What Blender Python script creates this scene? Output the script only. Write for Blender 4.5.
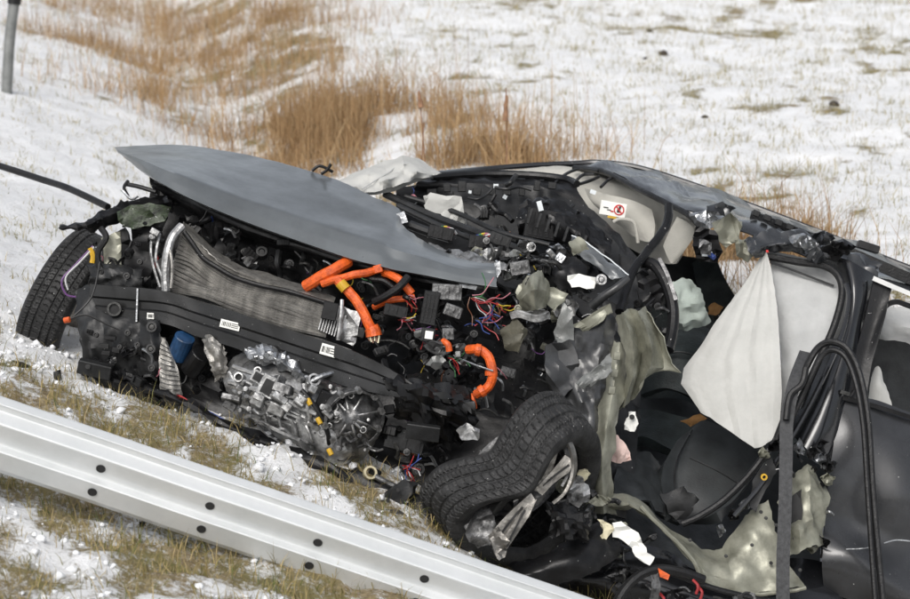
import bpy, bmesh, math, random
import numpy as np
from mathutils import Vector, Matrix, noise, Euler
R = math.radians
for _o in list(bpy.data.objects): bpy.data.objects.remove(_o, do_unlink=True)
SC = bpy.context.scene
COL = SC.collection
# ------------------------------------------------------------------ camera
PITCH, CAMH, FPX = 14.0, 3.2, 2600.0            # photo is 910 x 599 px
cam = bpy.data.cameras.new('camera'); camo = bpy.data.objects.new('camera', cam); COL.objects.link(camo)
camo.location = (0, 0, CAMH); camo.rotation_euler = (R(90 - PITCH), 0, 0)
cam.sensor_width = 36; cam.lens = 36 * FPX / 910; cam.clip_start = 0.1; cam.clip_end = 3000
cam.dof.use_dof = True; cam.dof.focus_distance = 10.9; cam.dof.aperture_fstop = 3.6
SC.camera = camo
# ------------------------------------------------------------------ overcast sky, weak broad sun
SUN_EL, SUN_AZ = 48.0, 200.0                    # azimuth clockwise from +Y: behind the camera, a little left
w = bpy.data.worlds.new('World'); SC.world = w; w.use_nodes = True
nt = w.node_tree; nt.nodes.clear()
wo = nt.nodes.new('ShaderNodeOutputWorld'); bg = nt.nodes.new('ShaderNodeBackground')
sky = nt.nodes.new('ShaderNodeTexSky'); sky.sky_type = 'NISHITA'; sky.sun_disc = False
sky.sun_elevation = R(SUN_EL); sky.sun_rotation = R(SUN_AZ); sky.air_density = 1.0; sky.dust_density = 4.0; sky.ozone_density = 1.0
hs = nt.nodes.new('ShaderNodeHueSaturation'); hs.inputs['Saturation'].default_value = 0.34
nt.links.new(sky.outputs[0], hs.inputs['Color']); nt.links.new(hs.outputs[0], bg.inputs['Color'])
bg.inputs['Strength'].default_value = 0.14
nt.links.new(bg.outputs[0], wo.inputs['Surface'])
sl = bpy.data.lights.new('sun', 'SUN'); sl.energy = 1.0; sl.angle = R(28); sl.color = (1.0, 0.975, 0.94)
so = bpy.data.objects.new('sun', sl); COL.objects.link(so); so.location = (0, 0, 20)
_az, _el = R(SUN_AZ), R(SUN_EL)
_sd = Vector((math.sin(_az) * math.cos(_el), math.cos(_az) * math.cos(_el), math.sin(_el)))
so.rotation_euler = (-_sd).to_track_quat('-Z', 'Y').to_euler()
SC.view_settings.view_transform = 'Standard'; SC.view_settings.look = 'None'
SC.view_settings.exposure = 0.42; SC.view_settings.gamma = 1.0; SC.view_settings.use_curve_mapping = False
SC.render.engine = 'CYCLES'
# ------------------------------------------------------------------ photo pixel + distance -> place
CR = Vector((1, 0, 0)); CU = Vector((0, math.sin(R(PITCH)), math.cos(R(PITCH)))); CF = Vector((0, math.cos(R(PITCH)), -math.sin(R(PITCH))))
CO = Vector((0, 0, CAMH))
def P(x, y, d): return CO + CR * ((x - 455) / FPX * d) + CU * ((299.5 - y) / FPX * d) + CF * d
def V(r, u, t): return CR * r + CU * u - CF * t          # right, up, towards the viewer
def px(n, d): return n * d / FPX                         # n photo pixels at distance d, in metres
def rnd(a, b): return random.uniform(a, b)
# ------------------------------------------------------------------ materials
def srgb(r, g, b):
    f = lambda c: (c / 255 / 12.92) if c / 255 <= .04045 else ((c / 255 + .055) / 1.055) ** 2.4
    return (f(r), f(g), f(b))
def mat(name, col, rough=.6, metal=0., var=.25, vscale=9., bump=0., bscale=60., speck=0., coat=0., col2=None, rvar=.12, spec=.5, sss=0.):
    m = bpy.data.materials.new(name); m.use_nodes = True
    t = m.node_tree; b = t.nodes['Principled BSDF']; L = t.links.new
    b.inputs['Roughness'].default_value = rough; b.inputs['Metallic'].default_value = metal
    b.inputs['Specular IOR Level'].default_value = spec
    if coat: b.inputs['Coat Weight'].default_value = coat; b.inputs['Coat Roughness'].default_value = .12
    tc = t.nodes.new('ShaderNodeTexCoord')
    n = t.nodes.new('ShaderNodeTexNoise'); n.inputs['Scale'].default_value = vscale; n.inputs['Detail'].default_value = 8; n.inputs['Roughness'].default_value = .65
    L(tc.outputs['Object'], n.inputs['Vector'])
    mx = t.nodes.new('ShaderNodeMix'); mx.data_type = 'RGBA'
    c2 = col2 or tuple(c * (1 - 2 * var) if var < .5 else 0 for c in col)
    mx.inputs['A'].default_value = (*(min(1, c * (1 + var)) for c in col), 1); mx.inputs['B'].default_value = (*c2, 1)
    rp = t.nodes.new('ShaderNodeMapRange'); rp.inputs['From Min'].default_value = .35; rp.inputs['From Max'].default_value = .68
    L(n.outputs['Fac'], rp.inputs['Value']); L(rp.outputs[0], mx.inputs['Factor'])
    last = mx.outputs['Result']
    if speck:
        n2 = t.nodes.new('ShaderNodeTexNoise'); n2.inputs['Scale'].default_value = 95; n2.inputs['Detail'].default_value = 3
        L(tc.outputs['Object'], n2.inputs['Vector'])
        r2 = t.nodes.new('ShaderNodeMapRange'); r2.inputs['From Min'].default_value = .735 - .06 * speck; r2.inputs['From Max'].default_value = .77 - .06 * speck
        L(n2.outputs['Fac'], r2.inputs['Value'])
        m2 = t.nodes.new('ShaderNodeMix'); m2.data_type = 'RGBA'; m2.inputs['B'].default_value = (.62, .62, .6, 1)
        L(r2.outputs[0], m2.inputs['Factor']); L(last, m2.inputs['A']); last = m2.outputs['Result']
    L(last, b.inputs['Base Color'])
    if rvar:
        r3 = t.nodes.new('ShaderNodeMapRange'); r3.inputs['To Min'].default_value = max(.04, rough - rvar); r3.inputs['To Max'].default_value = min(1, rough + rvar)
        r3.inputs['From Min'].default_value = .3; r3.inputs['From Max'].default_value = .7
        L(n.outputs['Fac'], r3.inputs['Value']); L(r3.outputs[0], b.inputs['Roughness'])
    if bump:
        n3 = t.nodes.new('ShaderNodeTexNoise'); n3.inputs['Scale'].default_value = bscale; n3.inputs['Detail'].default_value = 5
        L(tc.outputs['Object'], n3.inputs['Vector'])
        bp = t.nodes.new('ShaderNodeBump'); bp.inputs['Strength'].default_value = bump; bp.inputs['Distance'].default_value = .01
        L(n3.outputs['Fac'], bp.inputs['Height']); L(bp.outputs[0], b.inputs['Normal'])
    return m
M = {}
M['hood'] = mat('grey_paint', srgb(99, 103, 105), .34, .3, .10, 6, .03, 30, coat=.3, rvar=.08)
M['black_paint'] = mat('black_paint', (.010, .0105, .012), .22, .1, .3, 6, .05, 25, speck=-.2, coat=.5)
M['roof_paint'] = mat('roof_paint', (.028, .030, .033), .27, .2, .25, 5, .06, 22, speck=-.1, coat=.5)
M['plastic'] = mat('black_plastic', (.0075, .0075, .008), .38, 0, .4, 14, .1, 90, speck=.1, spec=.3)
M['plastic2'] = mat('dark_grey_plastic', (.016, .0165, .017), .42, 0, .4, 12, .1, 90, speck=.05, spec=.35)
M['beam'] = mat('coated_steel', (.008, .008, .008), .30, .1, .3, 7, .06, 35, speck=.1, coat=.1)
M['rubber'] = mat('rubber', (.008, .008, .0085), .42, 0, .3, 20, .3, 140, speck=-.1, spec=.35)
M['tyre'] = mat('tyre_rubber', (.020, .020, .020), .6, 0, .35, 16, .3, 150, speck=.05, spec=.4)
M['alu'] = mat('cast_aluminium', (.40, .40, .395), .46, .85, .4, 22, .3, 70)
M['alu_dark'] = mat('dirty_aluminium', (.15, .15, .15), .48, .75, .45, 24, .3, 70)
M['fin'] = mat('cooler_fins', (.29, .28, .26), .42, .6, .3, 25, .3, 200)
M['steel'] = mat('torn_steel', (.42, .43, .44), .33, .9, .3, 18, .4, 60)
M['wheel_alloy'] = mat('wheel_alloy', (.24, .228, .208), .34, .85, .35, 14, .25, 60)
M['olive'] = mat('primed_metal', srgb(138, 138, 125), .42, .35, .16, 9, .2, 30, col2=srgb(96, 96, 84))
M['orange'] = mat('orange_sheath', (.62, .10, .012), .45, 0, .25, 30, .3, 160, col2=(.34, .05, .008))
M['white_cloth'] = mat('airbag_cloth', srgb(178, 178, 174), .85, 0, .05, 7, .5, 26, spec=.2)
M['grey_cloth'] = mat('curtain_cloth', srgb(172, 173, 172), .85, 0, .06, 7, .6, 22, spec=.2)
M['cloth_green'] = mat('dusty_airbag', srgb(176, 186, 178), .85, 0, .08, 9, .3, 250, spec=.2)
M['headliner'] = mat('headliner', srgb(176, 174, 166), .85, 0, .06, 8, .2, 200, spec=.2)
M['seat'] = mat('seat_leather', (.026, .029, .030), .45, 0, .25, 9, .1, 120)
M['seat2'] = mat('green_black_cloth', (.025, .033, .034), .6, 0, .25, 9, .35, 120)
M['pinkish'] = mat('pink_cloth', srgb(205, 180, 172), .8, 0, .1, 12, .3, 150)
M['belt'] = mat('belt_webbing', (.03, .031, .033), .6, 0, .2, 60, .3, 400)
M['eye_metal'] = mat('eye_metal', srgb(190, 180, 150), .4, .4, .2, 20)
M['trim'] = mat('bright_trim', srgb(214, 214, 212), .35, .3, .05, 20)
M['door_paint'] = mat('dusty_black_paint', (.026, .027, .029), .30, .1, .25, 4, .04, 25, speck=-.1, coat=.3)
M['clear_grey'] = mat('grey_plastic', srgb(112, 114, 112), .3, 0, .25, 12, .3, 40)
M['dull_grey'] = mat('dull_grey_paint', srgb(92, 95, 97), .35, .2, .2, 8, .2, 40, coat=.2)
M['dull_dark'] = mat('dark_grey_paint', (.035, .036, .037), .33, .15, .3, 7, .15, 30, coat=.2)
M['olive_dark'] = mat('dirty_primed_metal', srgb(92, 90, 78), .45, .3, .25, 12, .3, 40)
M['tan'] = mat('tan_card', srgb(160, 118, 70), .7, 0, .2, 20)
M['white'] = mat('white_plastic', srgb(225, 225, 220), .5, 0, .05, 20, .2, 80)
M['foam'] = mat('cream_foam', srgb(214, 206, 176), .8, 0, .1, 25, .4, 90)
M['moss'] = mat('green_liner', (.022, .034, .014), .5, 0, .5, 30, .4, 70, speck=.4)
M['blue'] = mat('blue_plastic', (.012, .045, .11), .35, 0, .3, 20)
M['galv'] = mat('galvanised_steel', srgb(212, 214, 214), .38, .3, .03, 3.5, .04, 25, col2=srgb(196, 199, 199))
M['dark_steel'] = mat('dark_steel', (.06, .06, .058), .45, .6, .3, 15, .3, 60, speck=.3)
M['hole'] = mat('painted_recess', (.02, .02, .02), .8, 0, .1, 9)  # near-black colour stands in for the shade inside holes, ports and grooves
M['post'] = mat('weathered_post', srgb(128, 130, 128), .6, .4, .15, 12, .2, 50)
M['yellow'] = mat('yellow_tape', srgb(190, 150, 30), .55, 0, .1, 20)
M['red'] = mat('red_plastic', srgb(185, 30, 30), .5, 0, .1, 20)
M['ink'] = mat('print_black', (.02, .02, .02), .7, 0, .1, 20)
M['paper'] = mat('sticker', srgb(226, 226, 220), .6, 0, .03, 20)
M['glass_white'] = mat('shard', srgb(205, 210, 212), .25, 0, .05, 20)
for k, c in dict(wred=(150, 34, 36), wblue=(44, 66, 130), wgreen=(58, 108, 66), wyellow=(190, 165, 50), wpink=(160, 100, 110), wwhite=(180, 180, 180), wpurple=(96, 60, 110), wbrown=(100, 60, 35), wblack=(22, 22, 22)).items():
    M[k] = mat('wire_' + k[1:], srgb(*c), .5, 0, .15, 20)
WCOL = ['wred', 'wblue', 'wgreen', 'wyellow', 'wpink', 'wwhite', 'wpurple', 'wbrown']
# ------------------------------------------------------------------ mesh helpers
def finish(o, label=None, cat=None, group=None, kind=None):
    if label: o['label'] = label
    if cat: o['category'] = cat
    if group: o['group'] = group
    if kind: o['kind'] = kind
    return o
def empty(name, loc, label=None, cat=None, group=None):
    o = bpy.data.objects.new(name, None); COL.objects.link(o); o.location = loc; o.empty_display_size = .2
    return finish(o, label, cat, group)
def wpos(o):
    p = Vector((0, 0, 0))
    while o: p += o.location; o = o.parent
    return p
class MB:
    def __init__(s): s.v = []; s.f = []; s.sm = []
    def add(s, verts, faces, smooth=False):
        n = len(s.v); s.v += [Vector(v) for v in verts]; s.f += [tuple(i + n for i in f) for f in faces]; s.sm += [smooth] * len(faces); return s
    def addbm(s, bm, smooth=False):
        bm.verts.index_update(); s.add([v.co.copy() for v in bm.verts], [[v.index for v in f.verts] for f in bm.faces], smooth); bm.free(); return s
    def build(s, name, m, parent=None, smooth=None, bevel=0, sharp=32):
        me = bpy.data.meshes.new(name)
        c = sum(s.v, Vector()) / len(s.v)
        me.from_pydata([v - c for v in s.v], [], s.f); me.update()
        sm = s.sm if smooth is None else [smooth] * len(s.f)
        me.polygons.foreach_set('use_smooth', sm)
        me.materials.append(M[m] if isinstance(m, str) else m)
        if bevel:
            bm = bmesh.new(); bm.from_mesh(me)
            es = [e for e in bm.edges if len(e.link_faces) == 2 and e.calc_face_angle(0) > .6]
            bmesh.ops.bevel(bm, geom=es, offset=bevel, segments=1, affect='EDGES'); bm.to_mesh(me); bm.free()
        if any(sm): me.set_sharp_from_angle(angle=R(sharp))
        o = bpy.data.objects.new(name, me); COL.objects.link(o)
        if parent: o.parent = parent; o.location = c - wpos(parent)
        else: o.location = c
        return o
    # box centred at photo point; sizes w (right), h (up), t (depth) in photo px; rot in the picture (deg, + = clockwise on screen), then tilts
    def box(s, x, y, d, w, h, t, rot=0, ax=0, ay=0):
        c = P(x, y, d); k = d / FPX
        m = Matrix.Rotation(R(-rot), 3, 'Z') @ Matrix.Rotation(R(ay), 3, 'Y') @ Matrix.Rotation(R(ax), 3, 'X')
        vs = []
        for a in (-.5, .5):
            for b in (-.5, .5):
                for e in (-.5, .5):
                    q = m @ Vector((a * w * k, b * h * k, e * t * k)); vs.append(c + V(*q))
        return s.add(vs, [(0, 1, 3, 2), (4, 6, 7, 5), (0, 4, 5, 1), (2, 3, 7, 6), (0, 2, 6, 4), (1, 5, 7, 3)])
    # cylinder / cone; axis given as (right, up, towards)
    def cyl(s, x, y, d, r, h, axis=(0, 0, 1), n=16, r2=None, hollow=0):
        c = P(x, y, d); k = d / FPX; a = V(*axis).normalized(); u = a.orthogonal().normalized(); q = a.cross(u); r2 = r if r2 is None else r2
        vs = []; fs = []
        prof = [(-.5, r), (.5, r2)] if not hollow else [(-.5, r), (.5, r2), (.5, r2 * hollow), (-.5, r * hollow)]
        for (t, rr) in prof:
            for i in range(n):
                an = 2 * math.pi * i / n; vs.append(c + a * (t * h * k) + (u * math.cos(an) + q * math.sin(an)) * rr * k)
        m = len(prof)
        for j in range(m if hollow else 1):
            for i in range(n):
                i2 = (i + 1) % n; j2 = (j + 1) % m; fs.append((j * n + i, j * n + i2, j2 * n + i2, j2 * n + i))
        if not hollow: fs += [tuple(range(n))[::-1], tuple(range(n, 2 * n))]
        return s.add(vs, fs)
    def tube(s, pts, r, n=8, sub=6, r_end=None, caps=True, wob=0):
        pw = [p if isinstance(p, Vector) else P(*p) for p in pts]; pw = crom(pw, sub) if len(pw) > 2 else pw
        if wob: pw = [p + Vector((noise.noise(p * 20), noise.noise(p * 20 + Vector((9, 0, 0))), noise.noise(p * 20 + Vector((0, 9, 0))))) * wob for p in pw]
        N = len(pw); vs = []; fs = []; u = None
        for i, p in enumerate(pw):
            t = (pw[min(i + 1, N - 1)] - pw[max(i - 1, 0)]).normalized()
            if u is None: u = t.orthogonal().normalized()
            u = (u - t * u.dot(t)).normalized(); q = t.cross(u)
            rr = r if r_end is None else r + (r_end - r) * i / max(1, N - 1)
            for k in range(n):
                an = 2 * math.pi * k / n; vs.append(p + (u * math.cos(an) + q * math.sin(an)) * rr)
        for i in range(N - 1):
            for k in range(n):
                k2 = (k + 1) % n; fs.append((i * n + k, i * n + k2, (i + 1) * n + k2, (i + 1) * n + k))
        if caps: fs += [tuple(range(n))[::-1], tuple(range((N - 1) * n, N * n))]
        return s.add(vs, fs, True)
    # flat strap following points, width in metres, given width direction
    def strap(s, pts, wd, th=.004, wdir=(1, 0, 0), sub=6, twist=None):
        pw = crom([P(*p) for p in pts], sub); N = len(pw); vs = []; fs = []
        for i, p in enumerate(pw):
            t = (pw[min(i + 1, N - 1)] - pw[max(i - 1, 0)]).normalized()
            a = V(*wdir)
            if twist: a = Matrix.Rotation(R(twist) * i / N, 3, t) @ a
            a = (a - t * a.dot(t)).normalized(); nn = t.cross(a)
            for (e, g) in ((-1, -1), (1, -1), (1, 1), (-1, 1)): vs.append(p + a * e * wd / 2 + nn * g * th / 2)
        for i in range(N - 1):
            for k in range(4):
                k2 = (k + 1) % 4; fs.append((i * 4 + k, i * 4 + k2, i * 4 + 4 + k2, i * 4 + 4 + k))
        fs += [(3, 2, 1, 0), tuple((N - 1) * 4 + k for k in range(4))]
        return s.add(vs, fs)
def linr(pts, sub): return [pts[i].lerp(pts[i + 1], k / sub) for i in range(len(pts) - 1) for k in range(sub)] + [pts[-1].copy()]
def crom(pts, sub):
    out = []; n = len(pts)
    for i in range(n - 1):
        p0, p1, p2, p3 = pts[max(i - 1, 0)], pts[i], pts[i + 1], pts[min(i + 2, n - 1)]
        for k in range(sub):
            t = k / sub
            out.append(.5 * ((2 * p1) + (p2 - p0) * t + (2 * p0 - 5 * p1 + 4 * p2 - p3) * t * t + (3 * p1 - p0 - 3 * p2 + p3) * t ** 3))
    out.append(pts[-1]); return out
_cd = {}
def ridg(p, f, seed=0):                       # sharp folds: crossed triangle waves with a wandering phase
    if seed not in _cd:
        r = random.Random(seed * 77 + 5); _cd[seed] = [(Vector((r.gauss(0, 1), r.gauss(0, 1), r.gauss(0, 1))).normalized(), r.random() * 9) for _ in range(6)]
    wp = noise.noise(p * f * .45 + Vector((seed, 3, 1))) * 1.3; t = 0
    for i, (dv, ph) in enumerate(_cd[seed]):
        k = 1 + .55 * i; a = (p.dot(dv) * f * 2.0 * k + ph + wp * (1 if i % 2 else -1)) % 2
        t += (abs(a - 1) * 2 - 1) / k ** 1.15
    return t * .32 + noise.noise(p * f * 4) * .08
def soft(p, f, seed=0):
    q = p * f + Vector((seed * 7.3, seed * 3.1, seed * 5.7)); return noise.noise(q) * .6 + noise.noise(q * 2.1) * .25
def thicken(bm, th):
    bm.normal_update(); fs = list(bm.faces); vs = list(bm.verts); be = [e for e in bm.edges if len(e.link_faces) == 1]
    mp = {v: bm.verts.new(v.co - v.normal * th) for v in vs}
    for f in fs: bm.faces.new([mp[v] for v in reversed(f.verts)])
    for e in be:
        l = e.link_loops[0]; a, b = l.vert, l.link_loop_next.vert
        try: bm.faces.new((b, a, mp[a], mp[b]))
        except ValueError: pass
# curved sheet through rows of photo points (x, y, distance), with creases, torn edges and real thickness
def patch(name, rows, m, parent, su=8, sv=8, crum=0., cf=5., th=.004, jag=0., seed=0, smooth=True, d=None, fn=None, lin=False):
    fn = fn or ridg
    rw = [[P(*(p if len(p) == 3 else (p[0], p[1], d))) for p in r] for r in rows]
    cs = linr if lin else crom
    g1 = [(crom if lin == 'v' else cs)(r, su) for r in rw]
    cols = list(zip(*g1)); g2 = [cs(list(c), sv) if len(c) > 2 else [c[0].lerp(c[1], i / sv) for i in range(sv + 1)] for c in cols]
    nu, nv = len(g2), len(g2[0]); G = [[g2[i][j].copy() for i in range(nu)] for j in range(nv)]
    bm = bmesh.new(); vv = []
    nrm = []
    for j in range(nv):
        for i in range(nu):
            a = G[j][min(i + 1, nu - 1)] - G[j][max(i - 1, 0)]; b = G[min(j + 1, nv - 1)][i] - G[max(j - 1, 0)][i]
            n = a.cross(b); nrm.append(n.normalized() if n.length > 1e-9 else Vector((0, 0, 1)))
    for j in range(nv):
        for i in range(nu):
            p = G[j][i]; n = nrm[j * nu + i]
            if crum: p = p + n * crum * fn(p, cf, seed) * 1.6
            if jag:
                e = 0
                if j in (0, nv - 1): e = 1
                if i in (0, nu - 1): e = 1
                if e:
                    q = G[min(max(j, 1), nv - 2)][min(max(i, 1), nu - 2)]
                    dv = (G[j][i] - q); p = p + (dv.normalized() if dv.length > 1e-9 else n) * jag * noise.noise(p * 55 + Vector((seed, 0, 0))) * 2 + n * jag * noise.noise(p * 40)
            vv.append(bm.verts.new(p))
    fs = []
    for j in range(nv - 1):
        for i in range(nu - 1):
            fs.append(bm.faces.new((vv[j * nu + i], vv[j * nu + i + 1], vv[(j + 1) * nu + i + 1], vv[(j + 1) * nu + i])))
    if th:
        
        if (fs[len(fs) // 2].calc_center_median() - CO).length > 0:
            bm.normal_update()
            if sum(f.normal.dot(f.calc_center_median() - CO) for f in fs) > 0: bmesh.ops.reverse_faces(bm, faces=fs)
        thicken(bm, th)
    mb = MB(); mb.addbm(bm, smooth)
    return mb.build(name, m, parent)
# plate cut to an outline of photo points, facetted by subdivision + crease noise, with thickness
def plate(name, pts, m, parent, d=None, crum=0., cf=8., th=.005, cuts=2, seed=0, smooth=True, mb=None, jag=None):
    pw = [P(*(p if len(p) == 3 else (p[0], p[1], d))) for p in pts]
    bm = bmesh.new(); vs = [bm.verts.new(p) for p in pw]
    es = [bm.edges.new((vs[i], vs[(i + 1) % len(vs)])) for i in range(len(vs))]
    r = bmesh.ops.triangle_fill(bm, edges=es, use_beauty=True)
    if cuts: bmesh.ops.subdivide_edges(bm, edges=list(bm.edges), cuts=cuts, use_grid_fill=True)
    bm.normal_update()
    if cuts >= 2 and jag is None: jag = .006
    if jag:
        for v in bm.verts:
            if v.is_boundary:
                q = v.co * 38 + Vector((seed, 0, 0)); v.co += (CR * noise.noise(q) + CU * noise.noise(q + Vector((5, 5, 5))) - CF * noise.noise(q * .7 + Vector((9, 2, 5))) * 1.5) * jag * 1.8
    if crum:
        dv = [(v, v.normal.copy() * crum * ridg(v.co, cf, seed) * 1.6) for v in bm.verts]
        for v, q in dv: v.co += q
    bmesh.ops.triangulate(bm, faces=list(bm.faces)); bmesh.ops.recalc_face_normals(bm, faces=list(bm.faces))
    if sum(f.normal.dot(f.calc_center_median() - CO) for f in bm.faces) > 0: bmesh.ops.reverse_faces(bm, faces=list(bm.faces))
    if th: thicken(bm, th)
    if mb is not None: mb.addbm(bm, smooth); return None
    q = MB(); q.addbm(bm, smooth); return q.build(name, m, parent)
# ------------------------------------------------------------------ ground
def vnoise(x, y, seed=0):
    x = np.asarray(x, float) + seed * 17.13; y = np.asarray(y, float) + seed * 31.7
    xi = np.floor(x).astype(np.int64); yi = np.floor(y).astype(np.int64); fx = x - xi; fy = y - yi
    def h(a, b):
        n = (a * 374761393 + b * 668265263 + seed * 982451653) & 0x7fffffff; n = ((n ^ (n >> 13)) * 1274126177) & 0x7fffffff
        return ((n ^ (n >> 16)) & 0xffff) / 65535.0
    u = fx * fx * (3 - 2 * fx); v = fy * fy * (3 - 2 * fy)
    return (h(xi, yi) * (1 - u) + h(xi + 1, yi) * u) * (1 - v) + (h(xi, yi + 1) * (1 - u) + h(xi + 1, yi + 1) * u) * v
def fbm(x, y, o=4, seed=0):
    t = 0; a = .5; s = 0
    for i in range(o): t = t + a * vnoise(x * 2 ** i, y * 2 ** i, seed + i); s += a; a *= .55
    return t / s
def side(x, y):                                  # metres to the left of the ditch line (embankment side)
    return ((.35 - .23 * (y - 10)) - x) / 1.026
def smooth01(t): t = np.clip(t, 0, 1); return t * t * (3 - 2 * t)
def height(x, y, fine=True):
    x = np.asarray(x, float); y = np.asarray(y, float)
    s = side(x, y)
    dip = smooth01((x + .35) / 1.5) * smooth01((13.4 - y) / 1.9) * smooth01((6.5 - x) / 3) * smooth01((y - 4) / 3)
    bot = -.30 - .50 * dip - .10 * smooth01((10.6 - y) / 1.0) - .05 * smooth01((9.7 - y) / .6)
    left = bot + np.where(s > 0, .27 * np.minimum(s, 3.2) + .05 * smooth01(s / .8) , 0)
    right = bot + (0 - bot) * (smooth01(-s / 1.3) * (1 - dip))
    z = np.where(s > 0, left, right)
    far = smooth01((np.hypot(x, y) - 60) / 200); z = z * (1 - far)
    z = z + (fbm(x * .5, y * .5, 3, 5) - .5) * .16 * (1 - far)
    if fine:
        near = smooth01((24 - y) / 8)
        z = z + (fbm(x * 2.6, y * 2.6, 3, 9) - .5) * .07 + (fbm(x * 9, y * 9, 3, 3) - .5) * (.035 + .06 * smooth01((12.5 - y) / 2))
    return z
def grassy(x, y):                                # 0 = snow, 1 = bare grass / soil
    s = side(x, y)
    g = fbm(x * 1.3, y * 1.0, 4, 21) * .42 + fbm(x * 5.5, y * 4.6, 4, 31) * .58
    thr = np.full_like(g, .585)
    near = smooth01((11.1 - y) / .9) * smooth01((s + 2.0) / 1.)       # trampled verge by the rail
    thr = thr - .17 * near
    band = np.exp(-((s + .75) / .7) ** 2) * smooth01((y - 10.5) / 1.5)  # far bank of the ditch
    thr = thr - .13 * band
    fld = smooth01((-s - 1.6) / 1.5); thr = thr - .08 * fld
    return smooth01((g - thr) / .2)
def axis(fine0, fine1, step, lo, hi, g=1.28):
    a = list(np.arange(fine0, fine1 + 1e-6, step)); st = step
    while a[-1] < hi: st *= g; a.append(a[-1] + st)
    st = step; b = []
    c = fine0
    while c > lo: st *= g; c -= st; b.append(c)
    return np.array(b[::-1] + a)
xs = axis(-4.2, 4.2, .045, -900, 900); ys = np.concatenate([axis(7.2, 13, .04, -400, 13.01)[:-1], axis(13.02, 27, .06, 13.0, 1500)])
ys = np.unique(ys)
X, Y = np.meshgrid(xs, ys); Z = height(X, Y); GR = grassy(X, Y)
nx, ny = len(xs), len(ys)
co = np.stack([X, Y, Z], -1).reshape(-1, 3)
idx = np.arange(nx * ny).reshape(ny, nx)
quads = np.stack([idx[:-1, :-1], idx[:-1, 1:], idx[1:, 1:], idx[1:, :-1]], -1).reshape(-1, 4)
def np_mesh(name, co, faces, attr=None):
    me = bpy.data.meshes.new(name); n, k = faces.shape
    me.vertices.add(len(co)); me.vertices.foreach_set('co', co.astype(np.float32).ravel())
    me.loops.add(n * k); me.loops.foreach_set('vertex_index', faces.astype(np.int32).ravel())
    me.polygons.add(n); me.polygons.foreach_set('loop_start', np.arange(0, n * k, k, dtype=np.int32))
    if attr is not None:
        for an, av in attr.items():
            a = me.attributes.new(an, 'FLOAT', 'POINT'); a.data.foreach_set('value', av.astype(np.float32).ravel())
    me.update(calc_edges=True); me.validate(); return me
gm = np_mesh('snowy_ground', co, quads, {'grassy': GR.reshape(-1)})
gm.polygons.foreach_set('use_smooth', [True] * len(gm.polygons))
def ground_mat():
    m = bpy.data.materials.new('snow_over_grass'); m.use_nodes = True; t = m.node_tree; b = t.nodes['Principled BSDF']; L = t.links.new
    tc = t.nodes.new('ShaderNodeTexCoord')
    def nz(scale, det=6, rough=.6):
        n = t.nodes.new('ShaderNodeTexNoise'); n.inputs['Scale'].default_value = scale; n.inputs['Detail'].default_value = det; n.inputs['Roughness'].default_value = rough
        L(tc.outputs['Object'], n.inputs['Vector']); return n.outputs['Fac']
    def mr(v, a, bb, c=0, d=1):
        n = t.nodes.new('ShaderNodeMapRange'); n.inputs['From Min'].default_value = a; n.inputs['From Max'].default_value = bb; n.inputs['To Min'].default_value = c; n.inputs['To Max'].default_value = d
        L(v, n.inputs['Value']); return n.outputs[0]
    def mix(f, a, bb):
        n = t.nodes.new('ShaderNodeMix'); n.data_type = 'RGBA'
        L(f, n.inputs['Factor'])
        for k, v in (('A', a), ('B', bb)):
            if isinstance(v, tuple): n.inputs[k].default_value = (*v, 1)
            else: L(v, n.inputs[k])
        return n.outputs['Result']
    def math_(op, a, bb):
        n = t.nodes.new('ShaderNodeMath'); n.operation = op
        for i, v in enumerate((a, bb)):
            if isinstance(v, (int, float)): n.inputs[i].default_value = v
            else: L(v, n.inputs[i])
        return n.outputs[0]
    at = t.nodes.new('ShaderNodeAttribute'); at.attribute_name = 'grassy'
    fine = nz(17, 9, .72); coarse = nz(5, 6)
    soil = mix(mr(nz(30, 8), .35, .65), (.16, .12, .065), (.36, .29, .17))
    soil = mix(mr(nz(3, 4), .45, .6), soil, (.21, .18, .08))
    snow = mix(mr(coarse, .35, .7), (.84, .845, .85), (.74, .745, .745))
    snow = mix(mr(nz(75, 6, .8), .60, .70, 0, .5), snow, (.34, .30, .2))          # straw bits in the snow
    f = math_('ADD', math_('MULTIPLY', at.outputs['Fac'], .42), math_('ADD', math_('MULTIPLY', mr(fine, .28, .78), .55), math_('MULTIPLY', mr(nz(48, 7, .75), .3, .72), .5)))
    f = mr(f, .60, .88)
    L(mix(f, snow, soil), b.inputs['Base Color'])
    b.inputs['Roughness'].default_value = .8; b.inputs['Specular IOR Level'].default_value = .25
    bp = t.nodes.new('ShaderNodeBump'); bp.inputs['Strength'].default_value = .8; bp.inputs['Distance'].default_value = .03
    h = math_('ADD', fine, math_('MULTIPLY', nz(70, 5, .7), .4)); h = math_('SUBTRACT', h, math_('MULTIPLY', f, .25))
    L(h, bp.inputs['Height']); L(bp.outputs[0], b.inputs['Normal'])
    return m
gm.materials.append(ground_mat())
go = bpy.data.objects.new('snowy_ground', gm); COL.objects.link(go)
finish(go, 'thin patchy snow over grass on verge, ditch and open field', None, None, 'structure')
def ray_ground(x, y):
    d = 7.0
    while d < 60:
        p = P(x, y, d)
        if p.z < float(height(p.x, p.y)): return p, d
        d += .02
    return p, d
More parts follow.
